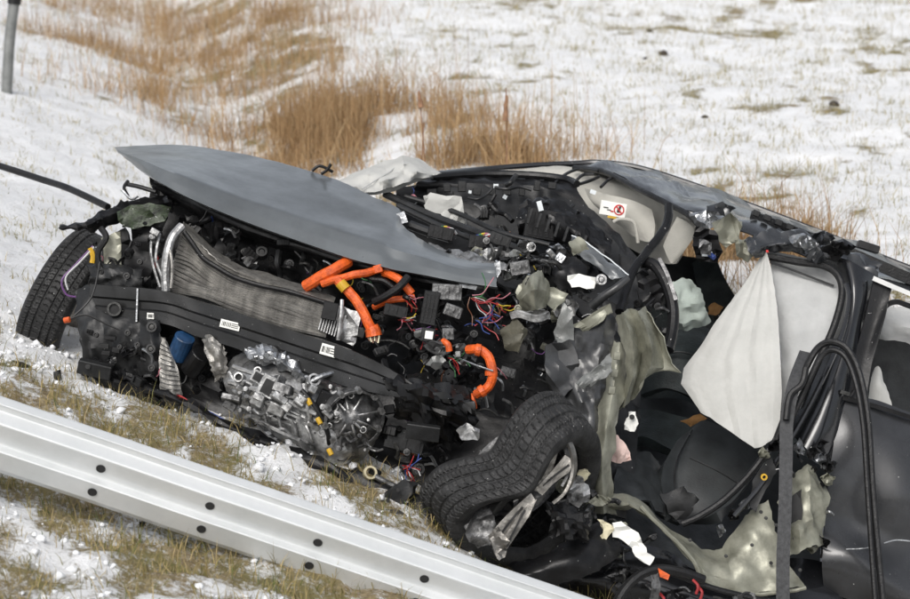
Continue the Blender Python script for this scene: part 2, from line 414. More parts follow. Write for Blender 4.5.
# ------------------------------------------------------------------ grass (uncountable)
rng = np.random.default_rng(7)
def blade_mat(name, c1, c2, c3):
    m = bpy.data.materials.new(name); m.use_nodes = True; t = m.node_tree; b = t.nodes['Principled BSDF']; L = t.links.new
    at = t.nodes.new('ShaderNodeAttribute'); at.attribute_name = 'tint'
    cr = t.nodes.new('ShaderNodeValToRGB'); e = cr.color_ramp.elements
    e[0].position = 0; e[0].color = (*c1, 1); e[1].position = 1; e[1].color = (*c3, 1); x = e.new(.5); x.color = (*c2, 1)
    L(at.outputs['Fac'], cr.inputs[0]); L(cr.outputs[0], b.inputs['Base Color']); b.inputs['Roughness'].default_value = .7
    b.inputs['Specular IOR Level'].default_value = .2
    return m
M['field_grass'] = blade_mat('field_grass', (.12, .125, .045), (.28, .235, .10), (.40, .33, .17))
M['tall_grass'] = blade_mat('dry_grass', (.18, .105, .048), (.35, .222, .11), (.48, .35, .20))
M['verge_grass'] = blade_mat('verge_grass', (.07, .10, .025), (.25, .20, .08), (.40, .31, .16))
def blades(name, pos, ln, wd, lean, m, label, bend=.5):
    n = len(pos); az = rng.uniform(0, 2 * np.pi, n); yaw = rng.uniform(0, 2 * np.pi, n)
    L = np.stack([np.cos(az), np.sin(az), np.zeros(n)], -1); W = np.stack([np.cos(yaw), np.sin(yaw), np.zeros(n)], -1)
    up = np.array([0, 0, 1.0]); le = lean[:, None]; l = ln[:, None]
    base = pos - up * .015; mid = base + (up * .55 * np.cos(le) + L * .55 * np.sin(le * .6)) * l
    tip = mid + (up * .45 * np.cos(le * (1 + bend)) + L * .45 * np.sin(le * (1 + bend))) * l
    w2 = wd[:, None] / 2
    vs = np.stack([base - W * w2, base + W * w2, mid + W * w2 * .8, mid - W * w2 * .8, tip], 1).reshape(-1, 3)
    o = (np.arange(n) * 5)[:, None]
    tr = np.concatenate([o + np.array([0, 1, 2]), o + np.array([0, 2, 3]), o + np.array([3, 2, 4])], 1).reshape(-1, 3)
    tint = np.repeat(np.clip(rng.normal(.5, .28, n), 0, 1), 5)
    me = np_mesh(name, vs, tr, {'tint': tint}); me.materials.append(M[m])
    ob = bpy.data.objects.new(name, me); COL.objects.link(ob); return finish(ob, label, 'grass', None, 'stuff')
def tufts(n, xr, yr, keep, per, spread):
    x = rng.uniform(*xr, n); y = rng.uniform(*yr, n); k = rng.uniform(0, 1, n) < keep(x, y); x, y = x[k], y[k]
    c = rng.integers(per[0], per[1], len(x)); xi = np.repeat(x, c); yi = np.repeat(y, c); sz = np.repeat(rng.uniform(.6, 1.3, len(x)), c)
    xi = xi + rng.normal(0, 1, len(xi)) * spread * sz; yi = yi + rng.normal(0, 1, len(yi)) * spread * sz
    return np.stack([xi, yi, height(xi, yi)], -1), sz
# field and embankment stubble poking through the snow
def kf(x, y):
    s = side(x, y); return np.clip(grassy(x, y) * 1.0 + .30 + .3 * (fbm(x * 1.6, y * 1.2, 3, 55) - .4), 0, 1) * np.where(s > 0, .55, 1)
p, sz = tufts(84000, (-9, 9), (10.5, 34), kf, (4, 13), .055); n = len(p)
blades('field_grass', p, rng.uniform(.025, .10, n) * sz, np.full(n, .0045), rng.uniform(.1, 1.3, n), 'field_grass', 'sparse yellowed grass poking through the snow of the open field')
# tall dry grass on the far bank of the ditch
BL = [(300, 150, .5), (335, 150, .6), (380, 155, .6), (425, 160, .6), (470, 165, .55), (345, 118, .45), (395, 125, .5), (440, 130, .4), (530, 165, .3), (560, 168, .3), (315, 125, .4),
      (150, 30, .7), (195, 42, .7), (170, 75, .6), (165, 105, .45), (235, 60, .6), (262, 35, .6), (120, 92, .45), (285, 65, .5), (215, 95, .5), (125, 55, .5), (210, 12, .8), (735, 285, .4), (760, 280, .35), (745, 270, .5), (725, 275, .5), (740, 262, .5), (738, 276, .5), (736, 268, .45), (748, 280, .45), (290, 140, .4), (450, 150, .6), (500, 160, .5), (360, 140, .6), (325, 82, .35), (180, 118, .4), (265, 95, .4), (140, 8, .8), (90, 20, .35), (300, 20, .5), (240, 130, .3), (60, 40, .25)]
bx, by, bh, bw = [], [], [], []
for (x_, y_, r_) in BL:
    p_, d_ = ray_ground(x_, y_)
    nn = int(3000 * r_ * (.75 if y_ > 100 else .6)); aa = rng.normal(0, .6, (nn, 2)) * r_ * 1.15
    X_ = p_.x + aa[:, 0]; Y_ = p_.y + aa[:, 1] * 1.1; hole = fbm(X_ * 2.6, Y_ * 2.6, 3, 77) + rng.normal(0, .05, nn) > .50
    bx.append(X_[hole]); by.append(Y_[hole]); bh.append(np.full(hole.sum(),   .30 if y_ > 100 else .24))
bx, by, bh = map(np.concatenate, (bx, by, bh)); n = len(bx); cl = .55 + .9 * fbm(bx * 3, by * 3, 2, 91)
p = np.stack([bx, by, height(bx, by)], -1)
blades('tall_dry_grass', p, np.clip(rng.normal(1, .5, n), .15, 2.6) * bh * cl, np.full(n, .0048), np.abs(rng.normal(.45, .4, n)), 'tall_grass', 'tall brown dry grass along the far bank of the ditch', .9)
# verge grass between and around rail and wreck
def kv(x, y):
    s = side(x, y); return np.clip(grassy(x, y) * .9 + .06, 0, 1) * smooth01((s + 1.2) / .6)
p, sz = tufts(9000, (-3.6, 2.2), (7.3, 11.6), kv, (5, 16), .05); n = len(p)
blades('verge_grass', p, rng.uniform(.03, .13, n) * sz, np.full(n, .0035), rng.uniform(.2, 1.35, n), 'verge_grass', 'yellow green grass tufts on the verge around the guardrail')
# snow crumbs lying on the verge
def crumbs(name, n, xr, yr, keep, r, label):
    x = rng.uniform(*xr, n); y = rng.uniform(*yr, n); k = rng.uniform(0, 1, n) < keep(x, y); x, y = x[k], y[k]; z = height(x, y)
    bm = bmesh.new(); bmesh.ops.create_icosphere(bm, subdivisions=1, radius=1); v0 = np.array([v.co[:] for v in bm.verts]); f0 = np.array([[v.index for v in f.verts] for f in bm.faces]); bm.free()
    m = len(x); s = rng.uniform(*r, m) * rng.uniform(.5, 1.4, m)
    v = v0[None] * (s[:, None, None] * rng.uniform(.45, 1.35, (m, len(v0), 1))) * np.array([1, 1, .7]) + np.stack([x, y, z + s * .2], -1)[:, None]
    f = f0[None] + (np.arange(m) * len(v0))[:, None, None]
    me = np_mesh(name, v.reshape(-1, 3), f.reshape(-1, 3)); me.polygons.foreach_set('use_smooth', [True] * len(me.polygons)); me.materials.append(M['snow'])
    ob = bpy.data.objects.new(name, me); COL.objects.link(ob); return finish(ob, label, 'snow', None, 'stuff')
M['snow'] = mat('snow_lump', (.78, .79, .80), .8, 0, .06, 30, .5, 120, spec=.2)
crumbs('snow_clumps', 5200, (-3.4, 1.6), (7.4, 11.6), lambda x, y: (1 - grassy(x, y)) * .9 * smooth01((side(x, y) + 1) / .5), (.004, .020), 'loose lumps of snow on the verge beside the guardrail')
# ------------------------------------------------------------------ guardrail running down into the ground
GA, GB = P(-330, 284, 9.15), P(800, 671, 9.75)
def guardrail():
    root = empty('guardrail', P(200, 520, 9.4) - Vector((0, 0, .2)), 'galvanised steel guardrail sloping down into the grass in front of the wreck', 'guardrail')
    ax_ = (GB - GA); Ln = ax_.length; ax_.normalize()
    out = V(0, 0, 1); out = (out - ax_ * out.dot(ax_)); out.z *= .2; out = (out - ax_ * out.dot(ax_)).normalized(); dn = ax_.cross(out).normalized()
    if dn.z > 0: dn = -dn
    # profile (down, outwards) of the beam seen from the road, top lip first
    prof = [(.004, -.03), (-.004, -.006), (-.001, .004), (.014, .030), (.018, .031), (.022, .026), (.040, .021), (.045, .024), (.074, .059), (.080, .062), (.086, .060), (.150, .031), (.155, .031), (.160, .036), (.172, .059), (.177, .061), (.183, .058), (.245, .028), (.262, .006)]
    N = 60
    sec = []
    for i in range(N + 1):
        c = GA + ax_ * (Ln * i / N); w_ = .0015 * noise.noise(Vector((i * .2, 0, 3)))
        sec.append([c + dn * (a + w_) + out * (b + w_) for a, b in prof])
    np_ = len(prof); holes = []
    # hole positions along the beam (photo columns of the two rows)
    def along(x, y): 
        best = min(range(2000), key=lambda k: (proj(GA + ax_ * (Ln * k / 2000))[0] - x) ** 2); return Ln * best / 2000
    mb = MB()
    vs = [p for s_ in sec for p in s_]; fs = []
    for i in range(N):
        for k in range(np_ - 1): fs.append((i * np_ + k, i * np_ + k + 1, (i + 1) * np_ + k + 1, (i + 1) * np_ + k))
    bm = bmesh.new(); bv = [bm.verts.new(v) for v in vs]
    for f in fs: bm.faces.new([bv[i] for i in f])
    bmesh.ops.recalc_face_normals(bm, faces=list(bm.faces)); bmesh.ops.solidify(bm, geom=list(bm.faces), thickness=.0035)
    b = mb.addbm(bm, False).build('beam', 'galv', root, bevel=0)
    x0 = 2 - 113 * 3
    for i in range(9):
        s0 = .42 * (i - 3); 
        base = None
        t0 = along(2, 0) + .415 * (i - 3)
        for (a, bb, nd) in ((.118, .0455, .10), (.210, .045, .2)):
            c = GA + ax_ * t0 + dn * a + out * bb
            k0 = (prof[10] if a < .15 else prof[16]); k1 = (prof[11] if a < .15 else prof[17])
            fd = (dn * (k1[0] - k0[0]) + out * (k1[1] - k0[1])).normalized(); nn = ax_.cross(fd).normalized()
            if nn.dot(out) < 0: nn = -nn
            m2 = MB(); n = 20; vv = []; ff = []
            for (rr, hh) in ((.0175, .0005), (.0172, .0028), (.0145, .0032), (.0142, .0012)):
                for j in range(n):
                    an = 2 * math.pi * j / n; vv.append(c + (ax_ * math.cos(an) + fd * math.sin(an)) * rr + nn * hh)
            for q in range(3):
                for j in range(n): ff.append((q * n + j, q * n + (j + 1) % n, (q + 1) * n + (j + 1) % n, (q + 1) * n + j))
            ff.append(tuple(range(3 * n, 4 * n))); m2.add(vv, ff, False)
            m2.build('bolt_hole', 'hole', root)  # slightly raised dark disc; the hole's shade is in its colour
    return root
def proj(p):
    q = p - CO; d = q.dot(CF); return (455 + q.dot(CR) / d * FPX, 299.5 - q.dot(CU) / d * FPX, d)
guardrail()
# ------------------------------------------------------------------ marker post on the embankment
def post():
    b, d = ray_ground(4, 92); r = .038
    root = empty('roadside_post', b, 'grey round steel post standing on the snowy embankment', 'post')
    top = P(14, 4, d * .995); MB().tube([b - Vector((0, 0, .25)), b.lerp(top, .5), top], r, 14, 6).build('shaft', 'post', root)
    MB().tube([top, top + (top - b).normalized() * .02, top + (top - b).normalized() * .05], r * 1.25, 14, 4).build('cap', 'plastic2', root)
post()
# ------------------------------------------------------------------ seed heads in the dry grass
def cattail(x0, y0, x1, y1, head, d, label):
    b = P(x0, y0, d); b.z = float(height(b.x, b.y)) - .02; t = P(x1, y1, d); rt = empty('cattail', b, label, 'cattail')
    MB().tube([b, b.lerp(t, .5) + Vector((.01, 0, 0)), t], .006, 6, 5, r_end=.003).build('stalk', 'reed', rt)
    if head:
        h0, h1 = P(*head[0], d), P(*head[1], d); m = MB(); pts = [h0.lerp(h1, i / 5) for i in range(6)]
        m.tube([q + Vector((rnd(-.003, .003), 0, 0)) for q in pts], .017, 8, 3, r_end=.007, wob=.004); m.build('seed_head', 'reed', rt)
M['reed'] = mat('reed', srgb(134, 100, 74), .8, 0, .2, 30, .3, 90)
cattail(504, 178, 506, 88, ((505.5, 121), (506.5, 95)), 14.6, 'cattail with a plump brown seed head upright behind the windscreen')
cattail(431, 190, 419, 90, ((421, 108), (419, 92)), 14.4, 'leaning reed stalk with a ragged tip behind the white bonnet airbag')
cattail(409, 180, 424, 122, None, 14.3, 'short bare reed stalk crossing the leaning one')
# ------------------------------------------------------------------ the wrecked car
random.seed(11)
CAR = empty('wrecked_car', Vector((.3, 10.9, -.25)), 'crashed black and grey passenger car torn open at the front in the ditch', 'car')
# dark inner structure --------------------------------------------------------
patch('underbody', [[(96, 322, 11.35), (165, 335, 11.25), (240, 352, 11.2), (330, 380, 11.1), (420, 395, 11.1), (520, 420, 11.0)],
                    [(100, 352, 11.3), (165, 372, 11.2), (245, 400, 11.15), (330, 430, 11.05), (410, 450, 11.0), (520, 480, 10.95)],
                    [(128, 382, 11.25), (190, 404, 11.15), (260, 440, 11.05), (335, 470, 10.95), (420, 520, 10.9), (520, 552, 10.85)]], 'plastic', CAR, 8, 8, .02, 6, .006, .01, 1)
patch('engine_bay', [[(150, 190, 11.75), (230, 215, 11.7), (320, 246, 11.65), (400, 266, 11.6), (497, 285, 11.5), (570, 300, 11.35)],
                     [(140, 250, 11.7), (225, 275, 11.65), (310, 300, 11.6), (400, 330, 11.55), (500, 350, 11.4), (580, 380, 11.2)],
                     [(120, 315, 11.5), (225, 345, 11.4), (310, 370, 11.35), (400, 390, 11.3), (490, 420, 11.2), (600, 470, 11.0)]], 'plastic', CAR, 8, 8, .03, 6, .006, .0, 2)
patch('firewall', [[(396, 186, 12.25), (460, 184, 12.2), (540, 188, 12.15), (600, 215, 12.0), (645, 268, 11.7)],
                   [(405, 235, 12.1), (465, 255, 12.0), (540, 280, 11.8), (600, 300, 11.6), (640, 320, 11.5)],
                   [(480, 290, 11.7), (520, 330, 11.6), (560, 370, 11.4), (610, 400, 11.3), (640, 420, 11.3)],
                   [(480, 420, 11.2), (530, 450, 11.1), (570, 480, 11.05), (600, 505, 11.0), (625, 520, 11.0)]], 'plastic2', CAR, 8, 8, .03, 6, .006, .0, 3)
patch('floor_pan', [[(615, 400, 12.0), (680, 400, 12.2), (760, 430, 12.2), (830, 470, 12.0)],
                    [(600, 470, 11.5), (660, 490, 11.7), (740, 520, 11.7), (820, 560, 11.6)],
                    [(590, 540, 11.0), (660, 560, 11.1), (740, 600, 11.1), (830, 640, 11.1)]], 'seat', CAR, 6, 6, .015, 5, .006, 0, 4)
patch('inner_side_panel', [[(640, 290, 12.7), (700, 300, 12.75), (715, 310, 12.75), (725, 318, 12.75)],
                           [(630, 340, 12.6), (680, 350, 12.65), (720, 352, 12.65), (760, 350, 12.65)],
                           [(610, 410, 12.3), (690, 420, 12.4), (760, 440, 12.4), (840, 470, 12.4)]], 'seat2', CAR, 6, 6, .01, 4, .006, 0, 5)
# sill and lower bodywork under the door opening
patch('sill', [[(560, 552, 10.95), (610, 540, 10.9), (660, 548, 10.88), (700, 570, 10.9), (760, 560, 11.0), (850, 570, 11.05), (960, 650, 11.1)],
               [(555, 580, 10.8), (610, 575, 10.75), (660, 585, 10.75), (705, 600, 10.75), (760, 615, 10.78), (850, 640, 10.9), (960, 680, 11.05)],
               [(570, 612, 10.85), (610, 615, 10.8), (660, 625, 10.8), (705, 640, 10.8), (760, 655, 10.82), (850, 675, 10.95), (960, 710, 11.1)]], 'black_paint', CAR, 8, 7, .012, 5, .004, .0, 6)
patch('dark_backing_plate', [[(120, 312, 11.22), (180, 322, 11.17), (245, 345, 11.12), (320, 375, 11.05)], [(125, 345, 11.2), (180, 362, 11.14), (245, 388, 11.06), (320, 415, 11.0)], [(130, 380, 11.15), (182, 398, 11.06), (245, 425, 11.0), (320, 450, 10.95)]], 'plastic', CAR, 6, 6, .02, 8, .006, 0, 199)  # added dark plate that hides bright snow behind the gap below the beam
# ------------------------------------------------------------------ bonnet
def hood():
    far = [(115, 147, 12.0), (182, 145.5, 12.02), (258, 157, 11.97), (330, 177, 11.82), (372, 196, 11.7), (399, 209, 11.58), (404, 226, 11.45), (434, 247, 11.28), (466, 260, 11.12), (496, 264, 10.97)]
    near = [(117, 151, 11.80), (166, 186, 11.22), (236, 218, 11.16), (319, 248, 11.09), (355, 260, 11.04), (380, 266, 11.0), (396, 270, 10.98), (424, 275, 10.95), (460, 282, 10.91), (497, 287, 10.87)]
    up = [1.5, 17, 23, 25, 25, 24, 21, 18, 14, 13]
    rows = []
    cre = [(n[0] - .12 * u, n[1] - u, n[2] + .0040 * u) for n, u in zip(near, up)]
    for f in (0, .33, .68, 1): rows.append([tuple(a[k] + (b[k] - a[k]) * f - (.02 * math.sin(f * 3.14) if k == 2 else 0) for k in range(3)) for a, b in zip(far, cre)])
    rows.append([tuple(a[k] + (b[k] - a[k]) * .5 - (.006 if k == 2 else 0) for k in range(3)) for a, b in zip(cre, near)])
    rows.append(near); rows.append([(x + .5, y + 1.6, d + .03) for x, y, d in near])
    # two dents pushed into the sheet by the impact
    for (r_, c_, dd) in ((2, 4, .05), (2, 5, .03), (1, 3, -.03), (3, 5, .02), (4, 6, .02)): x, y, d = rows[r_][c_]; rows[r_][c_] = (x, y, d + dd)
    patch('hood', rows, 'hood', CAR, 8, 6, .005, 3, .004, .003, 7, fn=soft, lin='v')
hood()
patch('hood_underframe', [[(150, 182, 11.5), (235, 216, 11.3), (320, 246, 11.2), (400, 268, 11.1), (470, 282, 11.0)],
                          [(165, 196, 11.5), (237, 228, 11.3), (322, 258, 11.2), (400, 279, 11.1), (468, 291, 11.0)],
                          [(172, 204, 11.6), (240, 236, 11.5), (324, 264, 11.4), (400, 284, 11.3), (466, 296, 11.15)]], 'plastic', CAR, 8, 5, .008, 8, .006, .004, 8)
for a in [[(396, 214), (404, 211), (408, 222), (400, 224)], [(494, 263), (500, 261), (501, 272), (497, 278)], [(458, 281), (478, 284), (476, 290), (460, 287)]]:
    plate('torn_flake', a, 'steel', CAR, 10.95 if a[0][0] > 420 else 11.5, .004, 30, .002, 1)
# crumpled white airbag lying behind the bonnet
patch('front_airbag', [[(337, 181, 11.95), (350, 174, 12.02), (366, 167, 12.05), (384, 161, 12.12), (402, 156, 12.1), (418, 158, 12.15), (430, 166, 12.12), (442, 172, 12.08)],
                       [(340, 184, 11.88), (353, 180, 11.9), (368, 174, 11.86), (386, 170, 11.98), (404, 163, 11.9), (418, 165, 12.0), (429, 170, 11.98), (440, 173, 12.02)],
                       [(344, 187, 11.84), (357, 187, 11.8), (371, 183, 11.86), (388, 180, 11.78), (404, 173, 11.9), (417, 172, 11.86), (428, 174, 11.95), (437, 175, 12.0)],
                       [(350, 190, 11.84), (361, 193, 11.82), (375, 192, 11.78), (390, 189, 11.84), (403, 183, 11.82), (415, 180, 11.9), (426, 178, 11.92), (434, 177, 12.0)],
                       [(354, 191, 11.9), (364, 195, 11.86), (378, 195, 11.84), (392, 192, 11.88), (403, 188, 11.88), (414, 183, 11.95), (425, 180, 11.98), (432, 178, 12.05)]], 'white_cloth', CAR, 5, 6, .008, 6, .003, .002, 9, lin=True)
MB().tube([(362, 189, 11.79), (376, 180, 11.84), (392, 170, 11.92), (404, 159, 12.05)], .003, 5, 6).build('airbag_seam', 'grey_cloth', CAR)
for (pt, nm) in (([(321, 174, 11.8), (327, 170, 11.8), (331, 164, 11.8)], 'hinge_pin'), ([(312, 171, 11.85), (320, 166, 11.85), (333, 172, 11.85)], 'hinge_arm')):
    MB().tube(pt, .008, 6).build(nm, 'plastic', CAR)
# ------------------------------------------------------------------ front end, left of picture
FD = lambda x: 11.15 - .0017 * (x - 85)
def beam():
    top = [(90, 284), (137, 288), (168, 292), (200, 301), (250, 317), (293, 331), (345, 348), (385, 366), (412, 384)]
    bot = [(90, 318), (137, 322), (165, 324), (197, 336), (246, 352), (290, 367), (340, 384), (380, 394), (408, 398)]
    rows = []
    for f, o in ((-.02, .075), (.0, .0), (.34, .0), (.40, .010), (.60, .010), (.66, .0), (1., .0), (1.02, .08)):
        rows.append([(t[0] + (b[0] - t[0]) * f, t[1] + (b[1] - t[1]) * f, FD(t[0]) + o + (.02 if i == 3 else 0)) for i, (t, b) in enumerate(zip(top, bot))])
    b = patch('bumper_beam', rows, 'beam', CAR, 7, 3, .003, 5, .004, .002, 10, lin='v')
    # recess, seam weld, stickers
    MB().cyl(114.5, 309, 11.085, 7.2, 7, (0, 0, 1), 20, hollow=.72).build('tow_eye_socket', 'dark_steel', b)
    MB().cyl(114.5, 309, 11.088, 5.3, 3, (0, 0, 1), 20).build('socket_hole', 'hole', b)
    MB().box(137, 305, 11.055, 1.5, 33, 2, 2).build('weld_seam', 'steel', b)
    def sticker(cx, cy, w_, h_, rot, d, seed):
        s_ = MB().box(cx, cy, d, w_, h_, .6, rot).build('part_sticker', 'paper', b); rr = random.Random(seed); m = MB()
        ca, sa = math.cos(R(rot)), math.sin(R(rot))
        for i in range(7):
            u = -w_ * .40 + i * w_ * .07; m.box(cx + u * ca - 0 * sa, cy + u * sa, d - .0016, rr.uniform(.3, .9), h_ * .55, .3, rot)
        for j in (-1, 0, 1): m.box(cx + w_ * .25 * ca - j * h_ * .22 * sa, cy + w_ * .25 * sa + j * h_ * .22 * ca, d - .0016, w_ * .36, h_ * .09, .3, rot)
        m.build('print', 'ink', s_)
    sticker(230, 325, 20, 8, 14, FD(230) - .012, 1); sticker(329, 350.5, 17, 11, 16, FD(329) - .010, 2); sticker(153, 316, 12, 6, 3, FD(153) - .004, 3)
    # torn tail of the beam
    patch('torn_beam_end', [[(380, 364, 10.75), (410, 378, 10.68), (440, 388, 10.72), (470, 398, 10.8)],
                            [(385, 385, 10.62), (415, 392, 10.55), (445, 402, 10.62), (475, 412, 10.75)],
                            [(392, 402, 10.66), (420, 418, 10.6), (448, 425, 10.65), (470, 430, 10.8)],
                            [(398, 418, 10.8), (424, 436, 10.75), (446, 442, 10.8), (466, 446, 10.9)]], 'plastic', CAR, 7, 7, .05, 9, .004, .008, 12)
    patch('torn_beam_flap', [[(405, 372, 10.8), (440, 380, 10.8), (470, 392, 10.8)], [(412, 392, 10.6), (445, 396, 10.62), (474, 404, 10.7)], [(430, 402, 10.7), (450, 408, 10.7), (476, 414, 10.75)]], 'beam', CAR, 8, 7, .035, 12, .004, .006, 13)
    return b
beam()
def radiator():
    top = [(183, 227, 11.2), (198, 241, 11.19), (214, 257, 11.17), (240, 272, 11.14), (290, 287, 11.07), (332, 302, 11.0)]
    bot = [(166, 290, 11.14), (184, 294, 11.12), (205, 300, 11.1), (235, 310, 11.06), (283, 325, 10.98), (326, 338, 10.92)]
    # each tube row of the core, wavy and separate
    root = patch('radiator', [[(x, y, d + .035) for x, y, d in top], [((t[0] + b[0]) / 2, (t[1] + b[1]) / 2, (t[2] + b[2]) / 2 + .03) for t, b in zip(top, bot)], [(x, y, d + .035) for x, y, d in bot]], 'dark_steel', CAR, 7, 8, .016, 6, .03, 0, 15, fn=soft)
    n = 15
    for k in range(n):
        f = (k + .5) / n
        pts = []
        for i in range(len(top)):
            t, b = top[i], bot[i]; wv = 2.0 * math.sin(k * .5 + i * 1.9) + 4.6 * noise.noise(Vector((i * .8, k * .22, 2)))
            pts.append((t[0] + (b[0] - t[0]) * f, t[1] + (b[1] - t[1]) * f + wv * .6, t[2] + (b[2] - t[2]) * f + .03 * noise.noise(Vector((i * 1.3, k * .3, 7)))))
        MB().strap(pts, .0115, .012, (0, 1, .35), 7).build('core_tube', 'fin', root)
    MB().tube([(182, 226, 11.15), (172, 238, 11.12), (167, 255, 11.1), (165, 273, 11.1), (166, 291, 11.1)], .020, 10).build('end_tank', 'alu', root)
    MB().tube([(170, 250, 11.08), (172, 262, 11.07), (172, 276, 11.07), (171, 288, 11.07)], .007, 6).build('tank_rib', 'fin', root)
    MB().tube([(184, 232, 11.14), (192, 243, 11.13), (203, 258, 11.12), (218, 268, 11.11), (236, 278, 11.08), (262, 286, 11.05), (290, 292, 11.03), (332, 305, 10.97)], .011, 8).build('rubber_seal', 'plastic', root)
    patch('top_rail', [[(183, 222, 11.3), (200, 235, 11.3), (216, 250, 11.28), (243, 266, 11.25), (292, 281, 11.18), (336, 297, 11.1)], [(184, 229, 11.19), (200, 243, 11.18), (215, 258, 11.16), (241, 273, 11.13), (291, 288, 11.06), (333, 303, 10.99)]], 'fin', root, 6, 4, .006, 20, .004, .003, 16)
    # exposed end with vertical fins on the right
    for i in range(9): MB().box(322 + i * 2.6, 318 + i * 1.1, 10.94, 1.3, 24, 10, 16).build('end_fin', 'alu', root)
    plate('end_bracket', [(337, 306), (360, 312), (358, 335), (352, 345), (338, 340)], 'alu', root, 10.93, .012, 18, .01, 2, 17)
    MB().box(330, 311, 10.9, 15, 18, 8, 12).build('black_clip', 'plastic', root, bevel=.003)
    MB().tube([(342, 300, 10.9), (341, 318, 10.88), (338, 340, 10.88)], .009, 8).build('coolant_pipe', 'alu', root)
radiator()
# black carrier, lamp brackets and pipes beside the radiator
plate('front_carrier', [(128, 214), (160, 206), (166, 220), (158, 245), (152, 270), (150, 292), (128, 292), (124, 262), (132, 240)], 'plastic', CAR, 11.25, .02, 10, .03, 2, 20)
plate('carrier_side', [(96, 240), (124, 228), (132, 245), (126, 280), (92, 284), (86, 262)], 'plastic2', CAR, 11.35, .025, 11, .02, 2, 21)
patch('inner_fender', [[(58, 227, 11.2), (84, 221, 11.22), (110, 208, 11.3), (135, 198, 11.5), (168, 194, 11.5)],
                       [(59, 228, 11.17), (86, 225, 11.18), (113, 214, 11.25), (138, 206, 11.38), (172, 202, 11.4)],
                       [(61, 229, 11.2), (90, 231, 11.24), (116, 224, 11.3), (140, 216, 11.44), (170, 212, 11.5)]], 'plastic', CAR, 7, 6, .018, 10, .006, .006, 22)
plate('green_liner', [(116, 212), (132, 205), (150, 203), (170, 208), (166, 220), (150, 225), (134, 230), (120, 224)], 'moss', CAR, 11.2, .015, 14, .004, 2, 23)
plate('lamp_bracket', [(148, 170), (158, 176), (176, 190), (190, 200), (176, 206), (160, 196), (150, 186)], 'plastic', CAR, 11.5, .015, 14, .02, 2, 24)
MB().tube([(126, 184, 11.45), (140, 187, 11.42), (156, 192, 11.4)], .010, 8).tube([(128, 196, 11.4), (124, 188, 11.42), (128, 181, 11.45)], .008, 6).build('hood_latch_arm', 'plastic2', CAR)
MB().tube([(122, 190, 11.4), (131, 199, 11.38), (138, 196, 11.38)], .006, 6).build('latch_rod', 'steel', CAR)
for pts in ([(158, 232, 11.15), (152, 240, 11.12), (151, 252, 11.1), (154, 268, 11.1), (160, 287, 11.1)], [(160, 234, 11.13), (157, 246, 11.1), (156, 260, 11.09), (161, 275, 11.09), (164, 284, 11.1)]):
    MB().tube(pts, .0065, 8).build('refrigerant_pipe', 'alu', CAR)
MB().box(155, 232, 11.1, 9, 6, 8, 30).cyl(152, 237, 11.1, 3.2, 5, (.2, .3, 1), 12).build('pipe_fitting', 'alu', CAR, bevel=.002)
MB().tube([(90, 248, 11.2), (93, 256, 11.2), (92, 263, 11.2)], .012, 7).build('yellow_connector', 'yellow', CAR)
MB().tube([(101, 228, 11.22), (106, 238, 11.2), (98, 252, 11.2), (100, 268, 11.2), (112, 276, 11.2)], .014, 8).build('corrugated_hose', 'rubber', CAR)
plate('inner_wing_panel', [(101, 238), (120, 231), (123, 250), (121, 264), (104, 266)], 'olive', CAR, 11.26, .012, 8, .004, 2, 25)
# lower bracket mass
patch('crash_box', [[(74, 292, 11.2), (90, 284, 11.2), (112, 300, 11.16), (140, 312, 11.12)], [(76, 318, 11.14), (92, 320, 11.1), (114, 322, 11.08), (142, 324, 11.06)], [(80, 344, 11.12), (94, 344, 11.08), (116, 346, 11.06), (142, 348, 11.04)], [(84, 364, 11.16), (98, 366, 11.12), (120, 370, 11.08), (144, 376, 11.06)]], 'plastic2', CAR, 8, 7, .016, 8, .02, .006, 19)
patch('radiator_support', [[(139, 318, 11.05), (150, 320, 11.0), (161, 322, 11.02)], [(140, 346, 11.02), (151, 346, 10.98), (161, 348, 11.0)], [(142, 375, 11.04), (152, 376, 11.0), (162, 378, 11.02)]], 'plastic2', CAR, 6, 8, .010, 10, .03, .004, 29)
for (x, y, r_) in ((152, 327, 5.5), (151, 349, 5), (152, 368, 3.6), (128, 333, 3), (120, 347, 2.4), (138, 345, 2.6), (96, 335, 2.6), (127, 276, 3.4), (101, 272, 2.6), (140, 262, 2.6)):
    MB().cyl(x, y, 10.97 if y > 290 else 11.12, r_, 5, (-.1, .1, 1), 14, hollow=.6).build('bolt_seat', 'plastic2', CAR); MB().cyl(x, y, 10.975 if y > 290 else 11.125, r_ * .5, 4, (-.1, .1, 1), 6).build('bolt', 'dark_steel', CAR)
for (x, y, w_, h_) in ((104, 346, 10, 5), (116, 350, 8, 6), (106, 353, 9, 5), (110, 338, 12, 4)): MB().box(x, y, 11.03, w_, h_, 5, 6).build('bracket_tab', 'hole' if y < 348 and w_ == 10 else 'plastic', CAR, bevel=.002)
patch('lamp_mount', [[(88, 266, 11.25), (106, 262, 11.22), (124, 264, 11.2), (142, 270, 11.2)], [(90, 276, 11.18), (108, 274, 11.16), (126, 276, 11.15), (142, 280, 11.15)], [(90, 285, 11.2), (108, 286, 11.18), (126, 288, 11.16), (142, 290, 11.16)]], 'plastic2', CAR, 7, 6, .014, 10, .01, .005, 191)
MB().box(95, 369, 11.02, 34, 14, 12, 13, 15).build('lower_bracket', 'plastic2', CAR, bevel=.004)
MB().cyl(88, 367, 10.99, 2.6, 4, (0, .2, 1), 12).build('bracket_hole', 'hole', CAR)
